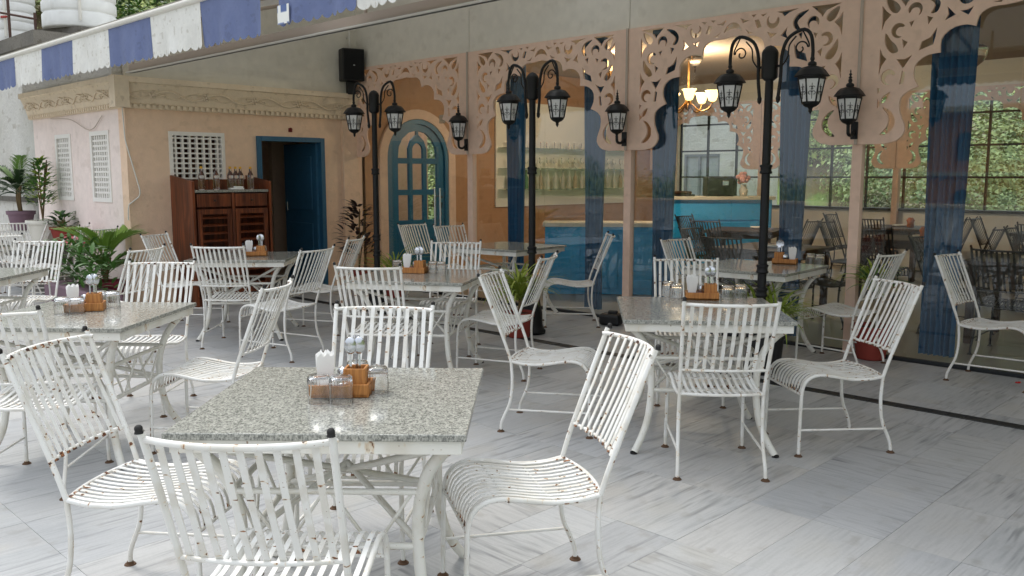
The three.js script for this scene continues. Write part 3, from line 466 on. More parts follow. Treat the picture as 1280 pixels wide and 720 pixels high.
const chairSpots = [   // camera-axes x, z of the rear feet, heading, label
  [-0.622, 2.04, 3.2, 'rust-streaked white slat chair backing onto the open marble, tucked at the table with ribbed glasses'],
  [-1.529, 3.018, 98.7, 'white slat chair turned sideways at the open-air granite table, between it and the annex-side table'],
  [0.315, 3.07, 255, 'white slat chair with curved seat set sideways on bare marble beside the open-air granite table'],
  [-0.589, 3.799, 185, 'white slat chair facing over the napkin caddy of the open-air granite table'],
  [-1.401, 4.76, 275, 'white slat chair with rusty lower rail facing the annex-side table in the open'],
  [-2.409, 5.864, 179, 'white slat chair on the sideboard side of the annex-side open-air table'],
  [-2.31, 3.90, -3, 'white slat chair with orange rust along its seat edge at the annex-side table'],
  [-4.31, 7.831, 178.7, 'white slat chair at the table that stands before the potted palms'],
  [-3.501, 8.788, 100, 'white slat chair between the wooden sideboard and its table'],
  [-2.49, 7.475, 1, 'white slat chair backing onto open floor at the table before the sideboard'],
  [-1.688, 7.129, 293.5, 'white slat chair turned toward the sideboard table, before the blue doorway'],
  [-1.6, 8.344, 280, 'white slat chair in front of the dark-leaved croton beside the blue doorway'],
  [-0.933, 5.807, 8, 'white slat chair backing onto the open-air table, at the table facing the arched door'],
  [-0.514, 7.725, 186, 'white slat chair on the arched-door side of the middle table'],
  [-0.018, 5.225, 105.4, 'white slat chair facing the lamp-post table from the side of the arched door'],
  [0.162, 6.491, 287.7, 'rusted white slat chair beside the spider plant at the foot of the lamp post'],
  [0.87, 8.794, 270, 'white slat chair against the glass in front of the blue bar counter'],
  [-1.141, 10.643, 130.6, 'white slat chair in front of the arched teal door, beside the slim lamp post'],
  [-0.682, 10.373, 138, 'white slat chair between the arched teal door and the glass-side table'],
  [1.231, 6.102, 187, 'white slat chair on the glass side of the table before the twin-lantern post'],
  [1.611, 8.086, 136, 'white slat chair against the glass, behind the chair of the lamp-post table'],
  [1.039, 4.168, 2.9, 'rust-spotted white slat chair backing onto bare marble at the table before the twin-lantern post'],
  [2.048, 4.832, 262, 'white slat chair facing the lamp-post table, beside the black floor drain'],
  [2.846, 6.76, 318, 'white slat chair by the peach column, next to a red potted plant'],
  [3.366, 6.475, 137, 'lone white slat chair before the blue curtain at the glass front'],
  [-6.35, 11.25, 335, 'white slat chair next to the purple plant pot by the whitewashed wall'],
  [-5.16, 8.85, 352, 'white slat chair backing onto another slat chair, before the pots on the ledge'],
  [-6.0, 11.1, 250, 'white slat chair in front of the white plant pot'],
  [-5.25, 10.45, 258, 'white slat chair half hidden behind its twin by the potted palm'],
  [-4.75, 9.9, 300, 'white slat chair close in front of the maroon potted palm'],
  [-3.10, 7.15, 283, 'white slat chair at the palm-side table, standing before the sideboard end'],
];
{
  const protos = [1, 2, 3, 4, 5].map(k => chairParts(k * 31));
  const first = {};
  chairSpots.forEach(([X, Z, yaw, label], i) => {
    const th = yaw * Math.PI / 180, [x, z] = W(X + Math.sin(th) * 0.29, Z + Math.cos(th) * 0.29), k = i % 5;
    if (!first[k]) { first[k] = makeChair(protos[k], 'slat_chair', label, white, 'white slat chairs on the terrace'); first[k].position.set(x, 0, z); first[k].rotation.y = heading(yaw); }
    else copy(first[k], label, null, [x, 0, z], heading(yaw));
  });
}
// ---- tables
function tableParts() {
  const P = {}, W2 = 0.45;
  P.top = (() => { const g = new RoundedBoxGeometry(0.9, 0.022, 0.9, 2, 0.004).translate(0, 0.739, 0); return metreUV(g, 1.4); })();
  const t = 0.043; P.apron = merge([...[-1, 1].map(s => rbox(0.87, t, 0.03, 0, 0.7055, s * 0.42, 0.003)), ...[-1, 1].map(s => rbox(0.03, t, 0.81, s * 0.42, 0.7055, 0, 0.003))]);
  P.leg = (sx, sz) => tube([[0.405, 0.70], [0.365, 0.66], [0.315, 0.575], [0.285, 0.45], [0.283, 0.32], [0.30, 0.18], [0.335, 0.08], [0.375, 0.008]].map(([a, y]) => [sx * a, y, sz * a]), 0.0195, 26, 10);
  P.plug = (sx, sz) => new THREE.CylinderGeometry(0.0205, 0.0205, 0.008, 10).translate(sx * 0.377, 0.0055, sz * 0.377);
  P.bars = []; for (const [y, a, r] of [[0.52, 0.30, 0.011], [0.335, 0.283, 0.012]]) for (const s of [-1, 1]) { P.bars.push(rod([-a, y, s * a], [a, y, s * a], r)); P.bars.push(rod([s * a, y, -a], [s * a, y, a], r)); }
  P.cross = [rod([-0.285, 0.335, -0.285], [0.38, 0.69, 0.38], 0.012), rod([0.285, 0.335, -0.285], [-0.38, 0.69, 0.38], 0.012), rod([-0.285, 0.345, 0.285], [0.0, 0.515, 0.0], 0.011), rod([0.285, 0.345, 0.285], [0.0, 0.515, 0.0], 0.011)];
  P.rods = []; for (const s of [-1, 1]) for (let k = 0; k < 4; k++) { const x = -0.21 + k * 0.14; P.rods.push(rod([x - (k % 2 ? 0.06 : -0.06), 0.34, s * 0.285], [x + (k % 2 ? 0.06 : -0.06), 0.52, s * 0.298], 0.006, 6)); P.rods.push(rod([s * 0.285, 0.34, x - (k % 2 ? 0.06 : -0.06)], [s * 0.298, 0.52, x + (k % 2 ? 0.06 : -0.06)], 0.006, 6)); }
  return P;
}
const tableSpots = [
  [-0.573, 2.929, 1.3, 'granite-topped white iron table standing in the open, ringed by four slat chairs'],
  [1.07, 4.942, 4.7, 'granite-topped white iron table between the twin-lantern post and the open floor'],
  [-0.695, 6.633, 12, 'granite-topped white iron table in the middle row facing the arched teal door'],
  [-2.516, 8.25, -3, 'granite-topped white iron table before the wooden sideboard'],
  [2.055, 7.30, 40, 'granite-topped white iron table against the glass, its caddy behind the lamp post'],
  [-0.034, 9.45, 38, 'bare granite-topped white iron table against the glass by the peach column'],
  [-2.362, 4.738, 3.3, 'granite-topped white iron table in the open on the annex side'],
  [-4.25, 6.71, -2, 'granite-topped white iron table nearest the potted palms'],
  [-6.1, 9.4, 20, 'granite-topped white iron table under the plant ledge by the whitewashed wall'],
];
const tables = [];
{
  const P = tableParts(); let first;
  tableSpots.forEach(([X, Z, yaw, label], i) => {
    const [x, z] = W(X, Z), turn = heading(yaw) + Math.PI;   // local +z points back to the camera side
    if (!first) {
      first = thing('granite_table', label, 'table', [x, 0, z], turn, 'granite tables on the terrace');
      part('tabletop', P.top, M.granite, first); part('apron', P.apron, M.tablePaint, first);
      for (const sx of [-1, 1]) for (const sz of [-1, 1]) { const l = part('leg', P.leg(sx, sz), M.tablePaint, first); part('foot_plug', P.plug(sx, sz), M.cap, l); }
      P.bars.forEach(g => part('stretcher', g, M.tablePaint, first)); P.cross.forEach(g => part('cross_brace', g, M.tablePaint, first)); P.rods.forEach(g => part('lattice_rod', g, M.tablePaint, first));
      tables.push(first);
    } else tables.push(copy(first, label, null, [x, 0, z], turn));
  });
}
// ---- what stands on the tables
{
  const tray = merge([rbox(0.20, 0.012, 0.125, 0, 0.008, 0, 0.002), rbox(0.20, 0.045, 0.01, 0, 0.0245, 0.0575, 0.003), rbox(0.20, 0.045, 0.01, 0, 0.0245, -0.0575, 0.003), rbox(0.01, 0.045, 0.105, -0.095, 0.0245, 0, 0.003), rbox(0.01, 0.045, 0.105, 0.095, 0.0245, 0, 0.003)]);
  const holder = merge([rbox(0.075, 0.085, 0.008, 0, 0.056, 0.034, 0.002), rbox(0.075, 0.085, 0.008, 0, 0.056, -0.034, 0.002), rbox(0.008, 0.085, 0.06, 0.0335, 0.056, 0, 0.002), rbox(0.008, 0.085, 0.06, -0.0335, 0.056, 0, 0.002), box(0.06, 0.01, 0.06, 0, 0.02, 0)]).translate(0.05, 0, 0.012);
  const rib = k => 1 + 0.02 * Math.cos(k);
  const glassG = (() => { const pr = [[0.033, 0.001], [0.0345, 0.002], [0.034, 0.03], [0.0335, 0.07], [0.032, 0.083], [0.028, 0.087], [0.001, 0.088], [0.001, 0.082], [0.0275, 0.08], [0.031, 0.06], [0.0325, 0.02], [0.0325, 0.001]], g = lathe(pr, 48), p = g.attributes.position; for (let i = 0; i < p.count; i++) { const x = p.getX(i), z = p.getZ(i), y = p.getY(i), a = Math.atan2(z, x), q = y > 0.012 && y < 0.066 ? 1 + 0.022 * Math.cos(a * 24) : 1; p.setX(i, x * q); p.setZ(i, z * q); } g.scale(1.16, 1.06, 1.16); g.computeVertexNormals(); return g; })();
  const napkinG = (() => { const r = rng(9), l = []; for (let k = 0; k < 7; k++) { const s = new THREE.Shape(), w = 0.029; s.moveTo(-w * 0.6, 0); s.lineTo(-w, 0.09); for (let i = 0; i <= 5; i++) s.lineTo(-w + i * w * 0.4, 0.115 + (i % 2 ? 0.012 : 0) + r() * 0.012); s.lineTo(w, 0.09); s.lineTo(w * 0.6, 0); s.closePath(); const g = new THREE.ExtrudeGeometry(s, { depth: 0.0016, bevelEnabled: false }); g.rotateX((k - 3) * 0.055 - 0.05).rotateY((r() - .5) * 0.25).translate((r() - .5) * 0.006, 0.0, (k - 3) * 0.0035); l.push(metreUV(g)); } return merge(l); })();
  const spoonG = (() => { const b = new THREE.SphereGeometry(0.021, 14, 8, 0, 6.29, 0, 1.75); b.scale(1, 0.4, 1.45).rotateX(Math.PI / 2).translate(0, 0.145, 0); const h = ribbon([[0, 0.0, 0.0], [0, 0.06, 0.002], [0, 0.118, 0.0]], [1, 0, 0], 0.008, 0.0025); return merge([b, h]); })();
  const forkG = (() => { const l = [ribbon([[0, 0, 0], [0, 0.06, 0.002], [0, 0.115, 0]], [1, 0, 0], 0.008, 0.0025), ribbon([[0, 0.112, 0], [0, 0.13, 0.003]], [1, 0, 0], 0.024, 0.0022)]; for (let k = 0; k < 4; k++) l.push(ribbon([[-0.0102 + k * 0.0068, 0.128, 0.003], [-0.0102 + k * 0.0068, 0.15, 0.006], [-0.0095 + k * 0.0063, 0.178, 0.001]], [1, 0, 0], 0.0036, 0.002)); return merge(l); })();
  const shakerG = lathe([[0.001, 0], [0.018, 0], [0.02, 0.006], [0.019, 0.05], [0.001, 0.05]], 16), capG = lathe([[0.021, 0.045], [0.021, 0.06], [0.016, 0.07], [0.001, 0.074]], 16), potG = lathe([[0.001, 0], [0.02, 0], [0.022, 0.035], [0.001, 0.036]], 14);
  const sets = [   // table index, position in table axes, turn, glasses, phrase
    [0, onLevel(429, 492, 0.75), 0.0, [[-0.055, 0.115], [0.02, 0.12], [0.115, -0.02], [0.03, -0.11]], 'on the open-air table with four chairs'],
    [1, onLevel(877, 374, 0.75), -0.06, [[-0.155, 0.0], [0.15, 0.03], [0.235, -0.03], [-0.2, -0.12]], 'on the table before the twin-lantern post'],
    [2, onLevel(518, 341, 0.75), 0.0, [[-0.16, -0.05], [0.15, 0.0], [0.22, 0.02]], 'on the middle table facing the arched door'],
    [3, onLevel(320, 320, 0.75), 0.12, [[-0.12, 0.08], [-0.19, 0.06], [0.05, -0.11]], 'on the table before the sideboard'],
    [4, onLevel(981, 330, 0.75), 3.4, [[-0.2, 0.08], [-0.28, 0.02]], 'on the glass-side table behind the lamp post'],
    [6, onLevel(107, 388, 0.75), 0.35, [[-0.10, 0.10], [-0.02, 0.13], [0.06, -0.12], [0.13, -0.09]], 'on the annex-side open-air table'],
  ];
  sets.forEach(([ti, [wx, wz], turn, glasses, where], n) => {
    const ry = tables[ti].rotation.y + turn, c = Math.cos(ry), s = Math.sin(ry), at = (a, b, y) => [wx + a * c + b * s, y, wz - a * s + b * c], Y = 0.7502, r = rng(40 + n);
    const o = thing('cutlery_caddy', `small wooden cutlery caddy ${where}`, 'caddy', [wx, Y, wz], ry, 'wooden caddies on the tables'); part('tray', tray, M.caddy, o); part('cutlery_holder', holder, M.caddy, o);
    single('napkin_stack', napkinG, M.paper, `white paper napkins in the caddy ${where}`, 'napkins', 'napkins in the caddies', at(-0.06, 0.0, Y + 0.015), ry + 0.25);
    for (const [k, dx, dz, g, nm, cat] of [[0, 0.033, 0.02, spoonG, 'spoon', 'spoon'], [1, 0.062, 0.01, spoonG, 'spoon', 'spoon'], [2, 0.05, 0.0, forkG, 'fork', 'fork']]) single(nm, g, M.steel, `steel ${nm} upright in the caddy ${where}`, cat, `${nm}s in the caddies`, at(dx, dz, Y + 0.028), ry + (r() - .5) * 0.7);
    const sh = thing('salt_shaker', `glass shaker with steel cap in the caddy ${where}`, 'shaker', at(-0.005, -0.03, Y + 0.0145), ry, 'shakers in the caddies'); part('jar', shakerG, M.tumbler, sh); part('cap', capG, M.steel, sh);
    single('sugar_pot', potG, std({ color: 0x5a2f24, roughness: 0.4 }), `small brown sugar pot in the caddy ${where}`, 'pot', 'sugar pots in the caddies', at(-0.01, 0.025, Y + 0.0145));
    for (const [a, b] of glasses) single('glass_tumbler', glassG, M.tumbler, `upturned ribbed glass tumbler beside the caddy ${where}`, 'glass', 'upturned tumblers on the tables', at(a, b, Y));
  });
}
// ---- lanterns
function lanternGeo() {   // six-sided lantern, hung at its top (y = 0), about 0.42 m tall
  const P = {}, hexa = (r0, r1, y0, y1) => new THREE.CylinderGeometry(r1, r0, y1 - y0, 6, 1).translate(0, (y0 + y1) / 2, 0);
  P.roof = merge([lathe([[0.001, 0], [0.014, -0.005], [0.018, -0.02], [0.012, -0.035], [0.03, -0.045], [0.034, -0.06], [0.028, -0.072]], 12), new THREE.LatheGeometry([[0.03, -0.07], [0.075, -0.082], [0.1, -0.105], [0.125, -0.14], [0.13, -0.15], [0.118, -0.152], [0.1, -0.15]].map(p => new THREE.Vector2(...p)), 6)]);
  const bars = [hexa(0.062, 0.068, -0.358, -0.338), hexa(0.100, 0.104, -0.172, -0.15)];
  for (let k = 0; k < 6; k++) { const a = k * Math.PI / 3; bars.push(rod([Math.sin(a) * 0.098, -0.16, Math.cos(a) * 0.098], [Math.sin(a) * 0.064, -0.345, Math.cos(a) * 0.064], 0.0065, 5)); }
  P.frame = merge([...bars, lathe([[0.062, -0.356], [0.045, -0.372], [0.02, -0.382], [0.013, -0.395], [0.016, -0.405], [0.008, -0.42], [0.001, -0.432]], 10)]);
  P.panel = k => { const a0 = k * Math.PI / 3, a1 = (k + 1) * Math.PI / 3, pt = (a, r, y) => [Math.sin(a) * r, y, Math.cos(a) * r], A = pt(a0, 0.0935, -0.17), B = pt(a1, 0.0935, -0.17), C = pt(a1, 0.0615, -0.338), E = pt(a0, 0.0615, -0.338), g = new THREE.BufferGeometry(); g.setAttribute('position', new THREE.Float32BufferAttribute([...A, ...E, ...C, ...A, ...C, ...B], 3)); g.setAttribute('uv', new THREE.Float32BufferAttribute([0, 1, 0, 0, 1, 0, 0, 1, 1, 0, 1, 1], 2)); g.computeVertexNormals(); return g; };
  const sc = []; for (let k = 0; k < 6; k++) { const a = (k + 0.5) * Math.PI / 3, q = new THREE.Matrix4().makeRotationY(a), put = (g, y) => g.translate(0, y, 0.0).applyMatrix4(new THREE.Matrix4().makeTranslation(0, 0, 0.0735 + (y + 0.25) * 0.16)).applyMatrix4(q);
    sc.push(put(new THREE.BoxGeometry(0.004, 0.14, 0.004), -0.25)); for (const s of [-1, 1]) { sc.push(put(new THREE.TorusGeometry(0.012, 0.0022, 4, 12, 4.6).rotateZ(s > 0 ? -1.6 : 0.2).translate(s * 0.013, 0, 0), -0.275)); sc.push(put(new THREE.TorusGeometry(0.010, 0.002, 4, 10, 4.2).rotateZ(s > 0 ? 0.4 : -1.4).translate(s * 0.011, 0, 0), -0.238)); } }
  P.scroll = merge(sc); P.crown = lathe([[0.001, 0.075], [0.006, 0.06], [0.004, 0.045], [0.014, 0.035], [0.006, 0.02], [0.016, 0.008], [0.014, 0]], 10);
  return P;
}
const LG = lanternGeo();
function hangLantern(parent, x, y, z, s, crown) {
  const f = part('lantern', LG.frame, M.iron, parent); f.position.set(x, y, z); f.scale.setScalar(s);
  part('roof', LG.roof, M.iron, f); for (let k = 0; k < 6; k++) part('glass_panel', LG.panel(k), M.frost, f); part('scrollwork', LG.scroll, M.iron, f); if (crown) part('finial', LG.crown, M.iron, f);
}
function lampPost(label, x, z, ax, az, arm) {
  const o = thing('lamp_post', label, 'lamp post', [x, 0, z], Math.atan2(-az, ax), 'black twin-lantern posts');
  part('base', lathe([[0.001, 0], [0.13, 0], [0.135, 0.03], [0.115, 0.05], [0.105, 0.09], [0.1, 0.2], [0.082, 0.3], [0.062, 0.38], [0.066, 0.42], [0.05, 0.45]], 24), M.iron, o);
  part('pole', lathe([[0.034, 0.42], [0.033, 0.9], [0.031, 1.7], [0.03, 2.36]], 16), M.iron, o);
  for (const y of [0.62, 0.8, 1.55]) part('collar', lathe([[0.036, y - 0.035], [0.046, y - 0.03], [0.046, y - 0.018], [0.04, y - 0.012], [0.04, y + 0.012], [0.046, y + 0.018], [0.046, y + 0.03], [0.036, y + 0.035]], 18), M.iron, o);
  part('head', lathe([[0.036, 2.2], [0.058, 2.22], [0.06, 2.4], [0.052, 2.42], [0.03, 2.445], [0.001, 2.455]], 18), M.iron, o);
  for (const s of [-1, 1]) {
    const a = part('arm', tube([[s * 0.075, 2.08, 0], [s * 0.09, 2.22, 0], [s * 0.095, 2.38, 0], [s * (0.10 + arm * 0.12), 2.49, 0], [s * (0.1 + arm * 0.45), 2.54, 0], [s * (arm - 0.02), 2.50, 0], [s * arm, 2.40, 0], [s * arm, 2.33, 0]], 0.013, 30, 8), M.iron, o);
    const cl = []; for (let t = 0; t <= 14; t++) { const an = t / 14 * 7, r = 0.055 * (1 - t / 18); cl.push([s * (0.1 + arm * 0.42 + Math.cos(an) * r), 2.41 + Math.sin(an) * r, 0]); }
    part('scroll', tube([...cl].reverse().concat([[s * (0.1 + arm * 0.42 + 0.06), 2.44, 0], [s * (0.1 + arm * 0.45), 2.535, 0]]), 0.006, 34, 5), M.iron, a); part('scroll', merge([tube([[s * 0.1, 2.3, 0], [s * 0.14, 2.36, 0], [s * 0.15, 2.44, 0], [s * 0.2, 2.5, 0]], 0.006, 12, 5), rod([s * 0.04, 2.3, 0], [s * 0.1, 2.3, 0], 0.01, 6)]), M.iron, a);
    part('drop_finial', lathe([[0.001, 2.03], [0.014, 2.045], [0.018, 2.07], [0.008, 2.1]], 10).translate(s * 0.075, 0, 0), M.iron, a);
    hangLantern(o, s * arm, 2.345, 0, 0.94);
  }
}
lampPost('black twin-lantern post standing before the arched teal door', -8.1, 1.2, 0.95, -0.3, 0.28);
lampPost('black twin-lantern post with a spider plant at its foot, before the bar counter', -5.66, 1.2, 1, 0, 0.31);
lampPost('black twin-lantern post rising behind the table with a caddy, before the back window', -3.26, 1.2, 1, 0, 0.33);
[[0, 'black wall lantern on the fretwork column beside the arched teal door'], [1, 'black wall lantern on the fretwork column between bar and dining room'], [2, 'black wall lantern on the fretwork column near the lone chair']].forEach(([i, label]) => {
  const o = thing('wall_lantern', label, 'lantern', [XC[i + 1] - 0.01, 0, 0.072], 0, 'wall lanterns on the columns');
  part('back_plate', rbox(0.06, 0.14, 0.012, 0, 1.87, 0.008, 0.004).applyMatrix4(new THREE.Matrix4()), M.iron, o); part('bracket', tube([[0, 1.87, 0.012], [0, 1.83, 0.06], [0, 1.84, 0.12], [0, 1.90, 0.13]], 0.014, 14, 8), M.iron, o);
  hangLantern(o, 0, 2.28, 0.13, 0.95, true);
});
// ---- loudspeaker under the awning
{ const o = thing('loudspeaker', 'black loudspeaker hung above the annex cornice', 'loudspeaker', [-9.93, 2.92, 0.20], 1.25); part('cabinet', rbox(0.3, 0.42, 0.24, 0, 0.05, 0, 0.012), M.blackPaint, o); part('grille', rbox(0.27, 0.39, 0.012, 0, 0.05, 0.124, 0.005), std({ color: 0x0e0f10, roughness: 0.95 }), o); part('badge', rbox(0.025, 0.012, 0.006, 0, 0.04, 0.133, 0.002), M.steel, o); part('bracket', merge([rod([0, 0.25, -0.05], [0, 0.5, -0.05], 0.012), rod([-0.02, 0.42, -0.05], [-0.02, 0.42, -0.28], 0.01)]), M.pole, o); part('lower_mount', rbox(0.11, 0.17, 0.1, 0, -0.245, -0.03, 0.01), M.blackPaint, o); }
// ---- sideboard with bottles
{
  const z0 = 2.69, xf = onZ(243, 300, z0)[0], dep = xf - XA - 0.01, z1 = onX(341, 300, xf)[0], w = z0 - z1;
  const o = thing('sideboard', 'reddish wooden sideboard with two drawers and louvred doors against the annex wall', 'sideboard', [XA + 0.012, 0, (z0 + z1) / 2], Math.PI / 2);   // local x = -z, local z = +x
  const h = 1.34, B = M.redwood;
  for (const s of [-1, 1]) part('side_panel', extrude(poly([[0, 0], [dep, 0], [dep, h + 0.10], [0, h + 0.17]]), 0.03).rotateY(-Math.PI / 2).translate(s * (w / 2 - 0.015) + 0.015, 0, 0), B, o);
  part('back_board', box(w - 0.06, h + 0.12, 0.02, 0, (h + 0.12) / 2, 0.012), B, o); part('worktop', rbox(w - 0.064, 0.03, dep - 0.03, 0, h - 0.015, dep / 2 + 0.01), M.granite, o); part('plinth', box(w - 0.064, 0.08, dep - 0.06, 0, 0.04, dep / 2), B, o); part('base_shelf', box(w - 0.064, 0.025, dep - 0.05, 0, 0.095, dep / 2), B, o);
  const cw = (w - 0.06) / 2; part('centre_stile', rbox(0.035, h - 0.14, 0.03, 0, (h - 0.03) / 2 + 0.05, dep - 0.014), B, o);
  for (const s of [-1, 1]) {
    const cx = s * cw / 2, dr = part('drawer', rbox(cw - 0.05, 0.15, 0.025, cx, h - 0.12, dep - 0.013), B, o); part('knob', new THREE.SphereGeometry(0.014, 10, 8).translate(cx, h - 0.12, dep + 0.008), M.darkwood, dr);
    const y0 = 0.12, y1 = h - 0.22, fw = cw - 0.05, d = part('louvred_door', merge([rbox(0.055, y1 - y0, 0.025, cx - fw / 2 + 0.0275, (y0 + y1) / 2, dep - 0.013, 0.003), rbox(0.055, y1 - y0, 0.025, cx + fw / 2 - 0.0275, (y0 + y1) / 2, dep - 0.013, 0.003), rbox(fw - 0.11, 0.06, 0.025, cx, y0 + 0.03, dep - 0.013, 0.003), rbox(fw - 0.11, 0.06, 0.025, cx, y1 - 0.03, dep - 0.013, 0.003)]), B, o);
    for (let k = 0; k < 10; k++) part('louvre', new RoundedBoxGeometry(fw - 0.112, 0.04, 0.009, 1, 0.002).rotateX(-1.0).translate(cx, y0 + 0.1 + k * (y1 - y0 - 0.2) / 9, dep - 0.018), B, d);
  }
  const bottle = merge([lathe([[0.001, 0], [0.034, 0.001], [0.036, 0.01], [0.036, 0.16], [0.03, 0.185], [0.016, 0.21], [0.014, 0.25]], 18)]), capg = lathe([[0.016, 0.245], [0.016, 0.27], [0.001, 0.272]], 12);
  [0.16, 0.42, 0.68, 0.78, 0.87, 1.06].forEach((t, k) => { const bx = thing('water_bottle', k < 2 ? (k ? 'clear bottle standing alone on the sideboard, before the lattice window' : 'clear bottle at the tall side panel of the sideboard') : 'clear bottle with yellow cap on the sideboard', 'bottle', [xf - 0.19, h, z0 - 0.1 - t * (w - 0.2) / 1.15], 0, 'bottles on the sideboard'); part('glass', bottle, M.tumbler, bx); if (k !== 1) part('cap', capg, std({ color: 0xd9a52a, roughness: 0.5 }), bx); });
  single('folded_napkin', merge([rbox(0.16, 0.02, 0.09, 0, 0.01, 0, 0.008), rbox(0.1, 0.018, 0.07, 0.02, 0.028, 0.01, 0.007)]), M.paper, 'folded white cloth lying on the sideboard top', 'cloth', null, [xf - 0.14, h, z0 - 0.62], 1.4);
}
// ---- plants
function blade(path, w0, fold = 0.15) {   // long leaf along path, widest in the middle
  const n = path.length, pos = [], idx = []; let side = null;
  for (let i = 0; i < n; i++) { const T = path[Math.min(n - 1, i + 1)].clone().sub(path[Math.max(0, i - 1)]).normalize(); side = T.clone().cross(V(0, 1, 0)); if (side.lengthSq() < 1e-4) side = V(1, 0, 0); side.normalize(); const w = w0 * Math.sin(Math.PI * Math.min(1, 0.14 + 0.86 * i / (n - 1))) , up = side.clone().cross(T).multiplyScalar(w * fold); const c = path[i]; for (const q of [c.clone().addScaledVector(side, -w).add(up), c, c.clone().addScaledVector(side, w).add(up)]) pos.push(q.x, q.y, q.z); }
  for (let i = 0; i < n - 1; i++) for (let k = 0; k < 2; k++) { const a = i * 3 + k; idx.push(a, a + 3, a + 1, a + 1, a + 3, a + 4); }
  const g = new THREE.BufferGeometry(); g.setAttribute('position', new THREE.Float32BufferAttribute(pos, 3)); g.setAttribute('uv', new THREE.Float32BufferAttribute(new Float32Array(pos.length / 3 * 2), 2)); g.setIndex(idx); g.computeVertexNormals(); return g;
}
const arc = (x, y, z, az, el, len, droop, n = 7) => { const o = []; let p = V(x, y, z), e = el; const st = len / n; o.push(p.clone()); for (let i = 0; i < n; i++) { p = p.clone().add(V(Math.cos(az) * Math.cos(e), Math.sin(e), Math.sin(az) * Math.cos(e)).multiplyScalar(st)); e -= droop / n * (0.5 + i / n); o.push(p); } return o; };
function pot(parent, r, h, m) { const k = part('pot', lathe([[0.001, 0], [r * 0.68, 0], [r * 0.7, 0.01], [r * 0.92, h * 0.8], [r * 0.93, h * 0.8], [r * 1.02, h * 0.82], [r * 1.04, h], [r * 0.94, h], [r * 0.9, h * 0.86], [0.001, h * 0.86]], 28), m, parent); part('soil', new THREE.CylinderGeometry(r * 0.9, r * 0.9, 0.01, 20).translate(0, h * 0.875, 0), M.soil, k); return k; }
function fronds(parent, y, n, len, seed, m, spread = 1, x0 = 0, z0 = 0) {
  const r = rng(seed);
  for (let i = 0; i < n; i++) {
    const az = i * 2.4 + r() * 0.5, el = 1.35 - spread * (0.15 + 0.85 * (i / n)) * 1.05, L = len * (0.75 + 0.4 * r()), c = arc(x0, y, z0, az, el, L, 1.0 + 0.6 * r(), 12), parts = [tube(c.map(v => v.toArray()), 0.005, 12, 4)];
    for (let k = 3; k < 12; k++) for (const sub of [0, 0.33, 0.66]) for (const s of [-1, 1]) { const p = c[k].clone().lerp(c[Math.min(12, k + 1)], sub), t = (k + sub) / 12, T = c[Math.min(12, k + 1)].clone().sub(c[k - 1]).normalize(), a2 = Math.atan2(T.z, T.x) + s * (0.95 - 0.45 * t), l2 = L * 0.36 * Math.sin(Math.PI * (0.2 + 0.72 * t)) * (0.85 + 0.3 * r()); parts.push(blade(arc(p.x, p.y, p.z, a2, Math.asin(Math.max(-1, Math.min(1, T.y))) * 0.7 + 0.25, l2, 0.7 + 0.5 * r(), 3), 0.008)); }
    part('frond', merge(parts), m, parent);
  }
}
function spider(parent, y, n, len, seed, m) { const r = rng(seed), g = [[], []]; for (let i = 0; i < n; i++) g[i % 2].push(blade(arc((r() - .5) * 0.06, y + r() * 0.06, (r() - .5) * 0.06, r() * 6.28, 0.55 + r() * 0.9, len * (0.6 + 0.6 * r()), 1.3 + 1.3 * r(), 8), 0.0085 + 0.004 * r(), 0.3)); part('leaf_tuft', merge(g[0]), m, parent); part('leaf_tuft', merge(g[1]), M.leafLime, parent); }
function leafBush(parent, y0, y1, rad, n, size, seed, m, m2) {
  const r = rng(seed), A = [], B = [], st = [];
  for (let k = 0; k < 5; k++) { const a = r() * 6.28; st.push(tube([[0, y0, 0], [Math.cos(a) * rad * 0.3, (y0 + y1) / 2, Math.sin(a) * rad * 0.3], [Math.cos(a) * rad * 0.6, y1 - 0.1 * r(), Math.sin(a) * rad * 0.6]], 0.008, 6, 5)); }
  for (let i = 0; i < n; i++) { const a = r() * 6.28, t = r(), q = rad * Math.sqrt(r()) * (0.6 + 0.5 * Math.sin(t * 3 + 0.4)), p = V(Math.cos(a) * q, y0 + (y1 - y0) * (0.25 + 0.75 * t), Math.sin(a) * q); (i % 3 ? A : B).push(blade(arc(p.x, p.y, p.z, a + (r() - .5), 0.7 * r() + 0.1, size * (0.7 + 0.6 * r()), 0.9, 4), size * 0.2, 0.2)); }
  part('stem', merge(st), M.stem, parent); part('foliage', merge(A), m, parent); part('foliage', merge(B), m2, parent);
}
// planter ledge by the whitewashed wall
{ const l = thing('planter_ledge', 'low concrete ledge carrying flower pots along the whitewashed wall', 'ledge'); part('ledge_body', box(6.6, 0.62, 0.5, -16.6, 0.31, 2.84), M.concrete, l); part('ledge_cap', rbox(6.62, 0.04, 0.54, -16.6, 0.64, 2.85), M.whiteWall, l); part('ledge_body', box(3.2, 0.62, 0.36, -13.6, 0.31, 3.365), M.concrete, l); part('ledge_cap', rbox(3.22, 0.04, 0.40, -13.6, 0.64, 3.385), M.whiteWall, l); }
const L1 = (px, z) => onZ(px, 250, z)[0];
{ const o = thing('potted_palm', 'broad green palm in a dusty purple pot on the ledge', 'potted plant', [L1(25, 2.86), 0.66, 2.86]); pot(o, 0.2, 0.3, M.potPurple); part('stem', merge([0, 1, 2].map(k => tube([[k * 0.05 - 0.05, 0.25, 0], [k * 0.07 - 0.07, 0.5, 0.02], [k * 0.09 - 0.09, 0.7, 0]], 0.018, 8, 6))), M.stem, o); fronds(o, 0.55, 15, 0.62, 21, M.leafDark, 1.1); fronds(o, 0.6, 6, 0.7, 24, M.leafPalm, 0.9); }
